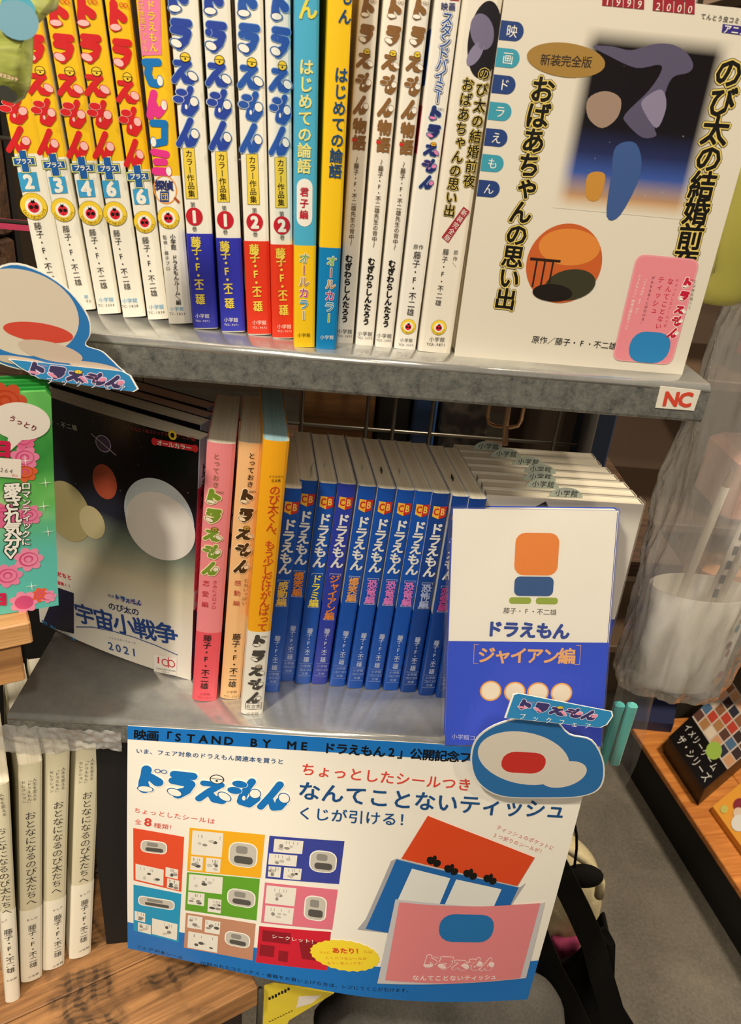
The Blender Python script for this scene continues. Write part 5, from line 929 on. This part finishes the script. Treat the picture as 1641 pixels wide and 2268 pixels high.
for i in range(5):
    BR_ = at_z((130, 1342), zc) + pn_*(i*5.0) - px_*(i*2.6) + Vector((0, 0, .4)); TRp = at_plane((112, 868), BR_, pn_); zt = max(TRp.z-zc, 40)+i*2.0; xr = (TRp-BR_).dot(px_)
    root = thing('rose_packet', ['front green packet with pink roses and a price label', 'second green rose packet, just behind the front one', 'third green rose packet from the front', 'fourth green rose packet from the front', 'rearmost green rose packet'][i], 'packet', frame(BR_, px_, Vector((0, 0, 1))), 'rose patterned packets on the wooden ledge')
    v, f = slab([(-110, 0), (0, 0), (xr, zt-3), (xr-2, zt), (-110, zt+2)], 2.4); mesh('packet_body', v, f, GRAD.m if i == 0 else mat(['2E9A3E', '2A8A38', '34A044', '2C8C3A'][i-1], .3), None, root)
    if i == 0:
        uvf = lambda p, o=BR_: ((at_plane(p, o, pn_)-o).dot(px_), (at_plane(p, o, pn_)-o).z); P = Print(lambda u, v, l: (u, -.1-l*LS, v), uvf)
        for w, r, m in (((290, 540), 6.5, 'E884A8'), ((350, 380), 6, 'E26A94'), ((40, 100), 9, 'C8502E'), ((200, 660), 5.5, 'E0663A'), ((230, 1000), 6, 'E884A8'), ((60, 1480), 7, 'E884A8'), ((225, 1350), 7, 'EC90AE'), ((190, 1690), 7, 'EC90AE'), ((320, 1630), 4.5, 'E8643A'), ((400, 1640), 4.0, 'EC90AE'), ((20, 1000), 7, 'E26A94')):
            x, y_ = uvf(b1(*w)); x = min(x, -r-.5) 
            for k in range(7): P.ell(x+r*.62*math.cos(k*.898), y_+r*.62*math.sin(k*.898), r*.42, r*.34, mat(m), 2+k*.1, k*.898, n=12)
            P.ell(x, y_, r*.66, r*.62, mat('D24E80' if m != 'E0663A' and m != 'C8502E' else 'B8401E'), 3.0, n=16); P.ell(x+r*.05, y_, r*.56, r*.5, mat(m), 3.4, n=16); P.ell(x, y_+r*.05, r*.34, r*.3, mat('D24E80' if m[0] == 'E' else 'B8401E'), 3.8, n=12); P.ell(x, y_, r*.22, r*.2, mat(m), 4.2, n=10)
        for w in ((360, 745), (345, 930), (250, 1560), (380, 1130), (200, 570)): 
            x, y_ = uvf(b1(*w)); 
            for k in range(2): P.poly([(x-(3.2 if k else .25), y_), (x, y_-(.25 if k else 3.2)), (x+(3.2 if k else .25), y_), (x, y_+(.25 if k else 3.2))], PAPERW, 4.5+k*.2)
        P.build('rose_print', root)
        P = Print(lambda u, v, l: (u, -.1-l*LS, v), uvf); x, y_ = uvf(b1(165, 260)); P.ell(x, y_, 13, 9.5, mat('E8E0D4'), 5, -.2, n=32); P.poly([(x-6, y_-6), (x-9, y_-17), (x+1, y_-8)], mat('E8E0D4'), 5); P.text('うっとり', b1(70, 225), b1(295, 325), mat('7A1E30'), 6, k=.95, bold=.03); P.build('speech_bubble', root)
        P = Print(lambda u, v, l: (u, -.1-l*LS, v), uvf)
        P.text('ロマンティックに', b1(205, 735), b1(205, 1240), BLACK, 5, vert=True, k=1.0, bold=.09); P.text('ロマンティックに', b1(205, 735), b1(205, 1240), PAPERW, 6, vert=True, k=1.0, bold=.03); P.text('愛され気分♡', b1(98, 755), b1(103, 1345), BLACK, 5, vert=True, k=1.2, bold=.09); P.text('愛され気分♡', b1(98, 755), b1(103, 1345), PAPERW, 6, vert=True, k=1.2, bold=.035); P.build('front_lettering', root)
        P = Print(lambda u, v, l: (u, -.1-l*LS, v), uvf)
        P.text('日', b1(-60, 470), b1(95, 480), mat('C8204E'), 5, k=1.0, bold=.1); P.text('日', b1(-70, 1670), b1(60, 1660), mat('C8204E'), 5, k=1.0, bold=.1); P.build('red_lettering', root)
        P = Print(lambda u, v, l: (u, -.1-l*LS, v), uvf)
        P.pxquad(b1(-20, 545), b1(168, 560), b1(165, 710), b1(-20, 695), mat('F0E6DA'), 6); P.text('264', b1(-5, 640), b1(105, 655), mat('6A6660'), 7, k=1.5); P.text('税込', b1(92, 684), b1(145, 688), mat('D86A4A'), 7); P.build('price_label', root)
# green-yellow snack bag, top left
ol = [(-60, -40), (140, -40), (122, 20), (95, 34), (72, 44), (70, 110), (66, 170), (62, 195), (50, 218), (32, 230), (10, 224), (-60, 200)]
Og = at_y((-60, 200), -48); gb = thing('foil_packet', 'translucent yellow green packet hanging at the top left corner', 'packet', frame(Og, Vector((1, 0, 0)), Vector((0, 0, 1))))
pts = [((at_y(p, -48)-Og).x, (at_y(p, -48)-Og).z) for p in ol]; cxm = sum(p[0] for p in pts)/len(pts); czm = sum(p[1] for p in pts)/len(pts)
V, F = [], []; n = len(pts)
for k_, (s_, dy) in enumerate(((1, 0), (.93, -1.6), (.6, -4.5), (.3, -5.5))): V += [(cxm+(p[0]-cxm)*s_, dy+.8*noise.noise(Vector((p[0]*.2, p[1]*.2, k_))), czm+(p[1]-czm)*s_) for p in pts]
V.append((cxm, -5.6, czm)); V += [(p[0], 2.0, p[1]) for p in pts]
for j in range(3): F += [(j*n+i, j*n+(i+1) % n, (j+1)*n+(i+1) % n, (j+1)*n+i) for i in range(n)]
F += [(3*n+i, 3*n+(i+1) % n, 4*n) for i in range(n)]; F += [(i, 4*n+1+i, 4*n+1+(i+1) % n, (i+1) % n) for i in range(n)]; F.append(tuple(4*n+1+i for i in range(n)))
t = NT('yellow_green_foil'); nn = t.noise(t.coord((1, 1, 2.2)), 42, 3, .6, .4); t.l(t.ramp(nn, [(.35, '8C963A'), (.55, 'B4BC62'), (.75, 'CDD090')]), t.b.inputs['Base Color']); t.b.inputs['Roughness'].default_value = .22; t.bump(nn, .5, .003)
mesh('packet_body', V, F, t.m, None, gb, smooth=True)
P = Print(lambda u, v, l: (u, -6.4-l*LS, v), lambda p: ((at_y(p, -54.5)-Og).x, (at_y(p, -54.5)-Og).z)); P.text('マスコット', k1(-10, 645), k1(160, 690), mat('E8845A'), 3, k=1.0, bold=.09); P.text('マスコット', k1(-10, 645), k1(160, 690), mat('F6EAD8'), 4, k=1.0, bold=.03)
for q, r, m in (((40, 20), 6, '5AB0C8'), ((20, 45), 4, '9A5A70'), ((10, 205), 3, '3A3A34'), ((22, 212), 2.6, '3A3A34'), ((38, 45), 7.5, '7FB0C4')): x, y = P.uv(q); P.ell(x, y, r, r*.8, mat(m), 2+r*.1, n=20)
P.build('packet_print', gb)
# crumpled wrap around the lower shelf's left corner
V, F = grid(60, 12, lambda u, v: (-206+u*80, -3.2-2.6*abs(noise.noise(Vector((u*9, v*3, 1))))-1.8*noise.noise(Vector((u*22, v*6, 4))), LZ-5-v*(20+4*math.sin(u*5+.5))))
wr = mesh('crumpled_wrap', [(p[0]+198, p[1], p[2]-LZ) for p in V], F, M_WRAP, None, S2, smooth=True); wr['label'] = 'crumpled clear wrap around the corner'
# ================================================================== BELOW: BAGS, CLOTH, CARD
def soft(name, label, cat, px, y, t, m, amp=3, parent=None, asM=None):
    O = at_y(px[0], y); pts = smooth_poly([((at_y(p, y)-O).x, (at_y(p, y)-O).z) for p in px], 4); cx = sum(p[0] for p in pts)/len(pts); cz = sum(p[1] for p in pts)/len(pts); n = len(pts); V, F = [], []
    lev = [(1, t*.5), (.97, t*.12), (.86, -t*.25), (.62, -t*.45), (.3, -t*.5)]
    for k_, (s_, dy) in enumerate(lev): V += [(cx+(p[0]-cx)*s_, dy+amp*noise.noise(Vector((p[0]*s_*.05, p[1]*s_*.05, k_*.7)))*(k_ > 0), cz+(p[1]-cz)*s_) for p in pts]
    V.append((cx, -t*.5, cz)); nl = len(lev)
    for j in range(nl-1): F += [(j*n+i, j*n+(i+1) % n, (j+1)*n+(i+1) % n, (j+1)*n+i) for i in range(n)]
    F += [((nl-1)*n+i, (nl-1)*n+(i+1) % n, nl*n) for i in range(n)]; F.append(tuple(range(n-1, -1, -1)))
    if parent: 
        o = mesh(name, V, F, m, smooth=True); o.parent = parent; o.matrix_world = Matrix.Translation(O*MM); return o
    r_ = thing(name, label, cat, Matrix.Translation(O*MM)); mesh('body', V, F, m, None, r_, smooth=True); return r_
def cloth(name, c1_, c2_, scale=300, rough=.9):
    t = NT(name); f = t.noise(t.coord(), scale, 3, .7); g = t.noise(t.coord(), 12, 3); t.l(t.mix(.5, t.ramp(f, [(.3, c2_), (.7, c1_)]), t.ramp(g, [(.35, c2_), (.65, c1_)])), t.b.inputs['Base Color']); t.b.inputs['Roughness'].default_value = rough; t.b.inputs['Specular IOR Level'].default_value = .15; t.bump(f, .4, .001); return t.m
M_CAN = cloth('cream_canvas', 'D8CBA4', 'B8A880'); M_BLKC = cloth('black_webbing', '14120F', '080706'); M_GREY = cloth('grey_felted_cloth', '6A6660', '4A4844', 400)
tote = soft('canvas_tote_bag', 'cream canvas tote bag with a rolled rim under the poster at the right', 'bag', [(1150, 1840), (1225, 1850), (1275, 1885), (1318, 1925), (1336, 1965), (1330, 2030), (1316, 2085), (1290, 2130), (1270, 2200), (1150, 2210), (1130, 2000)], 190, 46, M_CAN, 5)
rim = [at_y(q, 160) for q in ((1232, 1868), (1262, 1882), (1292, 1903), (1318, 1930), (1330, 1955), (1326, 1985))]; O_ = tote.matrix_world.translation/MM
v, f = tube([p-O_ for p in rim], 5, 10); mesh('rolled_rim', v, f, M_CAN, None, tote, smooth=True)
pn = soft('plaid_scarf', 'pink plaid cloth showing between the black straps', 'cloth', [(1222, 2080), (1255, 2084), (1284, 2082), (1283, 2105), (1272, 2140), (1262, 2180), (1248, 2150), (1235, 2115)], 150, 8, cloth('pink_plaid', 'B0486A', '8A3456', 60), 1)
bb_ = soft('black_shoulder_bag', 'black fabric bag with crossing black straps at the bottom, right of the poster', 'bag', [(1110, 2270), (1150, 2200), (1215, 2186), (1262, 2176), (1292, 2160), (1325, 2110), (1350, 2072), (1360, 2100), (1366, 2200), (1372, 2300), (1360, 2420), (1100, 2420)], 95, 50, M_BLKC, 4)
def ribbon(name, px, y, w, parent):
    P_ = [at_y(q, yy) for q, yy in zip(px, y)]; O = parent.matrix_world.translation/MM; V, F = [], []
    for i, p in enumerate(P_):
        d = (P_[min(i+1, len(P_)-1)]-P_[max(i-1, 0)]).normalized(); s_ = d.cross(Vector((0, 1, 0))).normalized()*w/2
        for a_, b_ in ((-1, -1.5), (1, -1.5), (1, 1.5), (-1, 1.5)): V.append(p+s_*a_+Vector((0, b_, 0))-O)
    for i in range(len(P_)-1):
        for k in range(4): j = (k+1) % 4; F.append((i*4+k, i*4+j, i*4+4+j, i*4+4+k))
    F += [(0, 1, 2, 3), tuple(len(V)-4+k for k in (3, 2, 1, 0))]; return mesh(name, V, F, M_BLKC, None, parent)
ribbon('strap', [(1212, 1880), (1246, 1945), (1283, 2020), (1316, 2095), (1333, 2165), (1356, 2240), (1400, 2310)], [112, 97, 86, 76, 66, 60, 55], 23, bb_)
ribbon('strap', [(1150, 1960), (1172, 2030), (1196, 2095), (1222, 2155), (1250, 2205), (1290, 2290)], [100, 92, 84, 76, 68, 60], 24, bb_)
ribbon('strap', [(1335, 2055), (1354, 2090), (1352, 2160), (1346, 2210), (1368, 2262), (1410, 2310)], [90, 84, 78, 72, 66, 60], 7, bb_)
pm_ = thing('cord_toggle', 'black round toggle on a thin black cord beside the poster edge', 'toggle', Matrix.Translation(at_y((1292, 1940), 118)*MM)); Op = at_y((1292, 1940), 118)
V, F = grid(20, 12, lambda u, v: ((18*math.sin(v*math.pi)*math.cos(u*6.283))*1.1, 10*math.sin(v*math.pi)*math.sin(u*6.283), 12*math.cos(v*math.pi))); mesh('toggle_body', V, F, M_BLKC, None, pm_, smooth=True)
v, f = tube([at_y(q, yy)-Op for q, yy in (((1262, 1780), 100), ((1270, 1810), 104), ((1277, 1850), 108), ((1277, 1880), 112), ((1272, 1920), 116))], 1.3, 6); mesh('cord', v, f, M_BLKC, None, pm_, smooth=True)
gc = soft('grey_cloth', 'grey felted cloth heap under the poster at the bottom', 'cloth', [(690, 2330), (735, 2272), (790, 2235), (880, 2218), (980, 2205), (1100, 2205), (1180, 2222), (1235, 2252), (1265, 2330), (1200, 2420), (760, 2420)], 25, 60, M_GREY, 8)
ya_ = at_y((585, 2190), -8)
yc = Flat('yellow_price_card', 'yellow card with black writing and a white label under the poster', 'card', ya_, Vector((1, 0, 0)), Vector((0, .02, 1)))
pts = [yc.uv(q) for q in ((580, 2330), (585, 2186), (605, 2180), (740, 2200), (640, 2260), (610, 2330))]; v, f = slab(pts, 1.5); mesh('card_sheet', v, f, mat('E8CF3A', .4), None, yc.root)
P = yc.P(); 
for i in range(7): x, y = yc.uv((597+i*7, 2212-i*3.5)); P.rect(x-.9, y-1.2-(i % 3)*.5, x+.9, y+2.2, BLACK, 2); 
for i in range(9): x, y = yc.uv((598+i*6, 2262-i*2.9)); P.rect(x-.8, y-.6, x+.8, y+.7, mat('5A5020'), 2)
P.pxquad((662, 2206), (712, 2204), (690, 2222), (656, 2232), mat('F0E4D8'), 2); P.build('card_writing', yc.root)
V, F = tube([at_y((576, 2190), -8)-ya_, at_y((575, 2220), -8)-ya_, at_y((572, 2300), -8)-ya_], 2.2, 8); mesh('card_edge_tube', V, F, mat('5A554C', .5), None, yc.root, smooth=True)
yc_st = None
# ================================================================== RIGHT BACKGROUND: LOW DISPLAY TABLE
TZ = 110.0; A = at_z((1390, 1598), TZ); B = at_z((1641, 1975), TZ); d = (B-A).normalized(); far = A; near = A+d*((B-A).length+350); nx = Vector((-d.y, d.x, 0)); nx = nx if nx.x > 0 else -nx
tb = thing('low_display_table', 'low orange wooden display table with black base in the right background', 'table', frame(Vector((near.x, near.y, 0)), nx, Vector((0, 0, 1))))
L_ = (near-far).length; M_OT = wood('orange_varnished_wood', 'E8964A', 'B8682C', 1.57, .5, .4)
for i in range(5): v, f = box(i*150+.6, i*150+149.4, 0, L_, TZ-14, TZ, 1.5); mesh('plank', v, f, M_OT, None, tb)
v, f = box(6, 740, 6, L_-5, 0, TZ-14.5); mesh('plinth', v, f, mat('0C0A09', .6), None, tb)
def onbox(name, label, cat, q, z, h, m, group=None):
    p = [at_z(c_, z+h) for c_ in q]; V = [(c_.x, c_.y, z) for c_ in p]+[(c_.x, c_.y, z+h) for c_ in p]; n = len(p); o = mesh(name, V, [tuple(range(n))[::-1], tuple(range(n, 2*n))]+[(i, (i+1) % n, n+(i+1) % n, n+i) for i in range(n)], m); return tag(o, label, cat, group)
qb = [(1481, 1632), (1560, 1748), (1700, 1628), (1618, 1505)]; gbx = onbox('game_box', 'black box with white lettering and a grid of small photos on the low table', 'box', qb, TZ+.5, 45, mat('0E0C0C', .35))
zt = TZ+45.5+.8; pa, pb, pc_, pd = [at_z(c_, zt) for c_ in qb]
P = Print(lambda u, v, l: tuple(Vector(((pa*(1-u)+pb*u)*(1-v)+(pd*(1-u)+pc_*u)*v))+Vector((0, 0, l*.4))))
pal = ['8A5A3C', 'C8946A', '3A2A2A', 'B8402E', '4A6A8A', 'D8C8B0', '2A2A3A', 'A87848', 'E0A880', '5A3A30']
rnd = random.Random(5)
for i in range(6):
    for j in range(5): P.quad((i/6+.012, .36+j*.128), ((i+1)/6-.012, .36+j*.128), ((i+1)/6-.012, .36+(j+1)*.128-.015), (i/6+.012, .36+(j+1)*.128-.015), mat(rnd.choice(pal), .5), 1)
P.quad((.02, .34), (1, .34), (1, 1), (.02, 1), mat('C8B8A8', .5), .5); P.ell(.66, .33, .13, .10, mat('9AB84A', .5), 3, n=16)
P.text('イメ■リーゲーム'.replace('■', ''), (.05, .23), (.9, .23), mat('D8D4CC', .5), 2, px=False, k=.9); P.text('ザ・シリーズ', (.12, .09), (.95, .09), mat('D8D4CC', .5), 2, px=False, k=.9)
o = P.build('box_lid_print', None); o.parent = gbx
q2 = [(1578, 1786), (1668, 1911), (1790, 1800), (1700, 1685)]; o = onbox('picture_book', 'yellow orange picture box with coloured blobs in front of the black box', 'box', q2, TZ+.5, 14, mat('EBA23A', .4)); pa2, pb2, pc2, pd2 = [at_z(c_, TZ+15.4) for c_ in q2]
P = Print(lambda u, v, l: tuple(Vector(((pa2*(1-u)+pb2*u)*(1-v)+(pd2*(1-u)+pc2*u)*v))+Vector((0, 0, l*.4))))
for u_, v_2, r, m in ((.25, .30, .10, '8A2A34'), (.33, .22, .08, 'E0C8B0'), (.45, .15, .12, 'E4E0D8'), (.6, .3, .11, '7FAE8A'), (.12, .55, .09, '3E7A3A'), (.75, .2, .1, 'A898C8'), (.5, .6, .1, 'C84A3A'), (.85, .4, .1, '5A8A4A'), (.15, .1, .06, 'C8C060')): P.ell(u_, v_2, r, r*.9, mat(m, .5), 1+u_, n=16)
q_ = P.build('lid_print', None); q_.parent = o
onbox('blue_boardgame', 'dark blue box with brown pictures at the far end of the low table', 'box', [(1392, 1594), (1492, 1604), (1500, 1552), (1408, 1545)], TZ+.5, 24, mat('2A3050', .5))
rr = random.Random(11)
cols = [('D83A5A', 'pink'), ('C83028', 'red'), ('E8C030', 'yellow'), ('7AB040', 'green'), ('3A5AB0', 'blue'), ('E8A080', 'salmon'), ('C88A50', 'tan')]
pos = [((1620, 1385), 5), ((1632, 1450), 4), ((1625, 1330), 3), ((1640, 1200), 2), ((1640, 1100), 6), ((1642, 840), 5), ((1636, 690), 0), ((1646, 950), 1)]
# far shelf unit behind the table carrying soft toys and packets
fu = thing('far_shelf_unit', 'brown shop shelf unit standing in the far right background', 'shelf unit', Matrix.Translation((.55, 1.15, 0)))
v, f = box(0, 1500, 0, 30, 0, 2200); mesh('back_panel', v, f, mat('7A6450', .8), None, fu)
for z in (330, 620, 900, 1180, 1460): v, f = box(0, 1500, -260, 0, z-18, z, 2); mesh('shelf_board', v, f, mat('5A4634', .6), None, fu)
XT = at_y((1640, 1000), 880).x
for i in range(25):
    z = (330, 620, 900, 1180, 1460)[i % 5]; cx = XT+70+(i//5)*128+rr.uniform(-8, 8); c_, nmn = cols[[6, 5, 1, 2, 3, 0, 4][(i+i//5) % 7]]; w = rr.uniform(42, 52); h = rr.uniform(120, 200); rows = ['lowest', 'second', 'middle', 'fourth', 'top']
    v, f = box(cx-w, cx+w, 900+rr.uniform(-6, 6), 1060, z+.5, z+h, 14); o = mesh('toy_packet', v, f, mat(c_, .5)); tag(o, '%s toy packet, number %s from the left on the %s shelf of the far unit' % (nmn, ['one', 'two', 'three', 'four', 'five', 'six'][i//5], rows[i % 5]), 'packet', 'toy packets on the far shelf unit')
# remove scratch glyph objects
bpy.data.objects.remove(TOB)
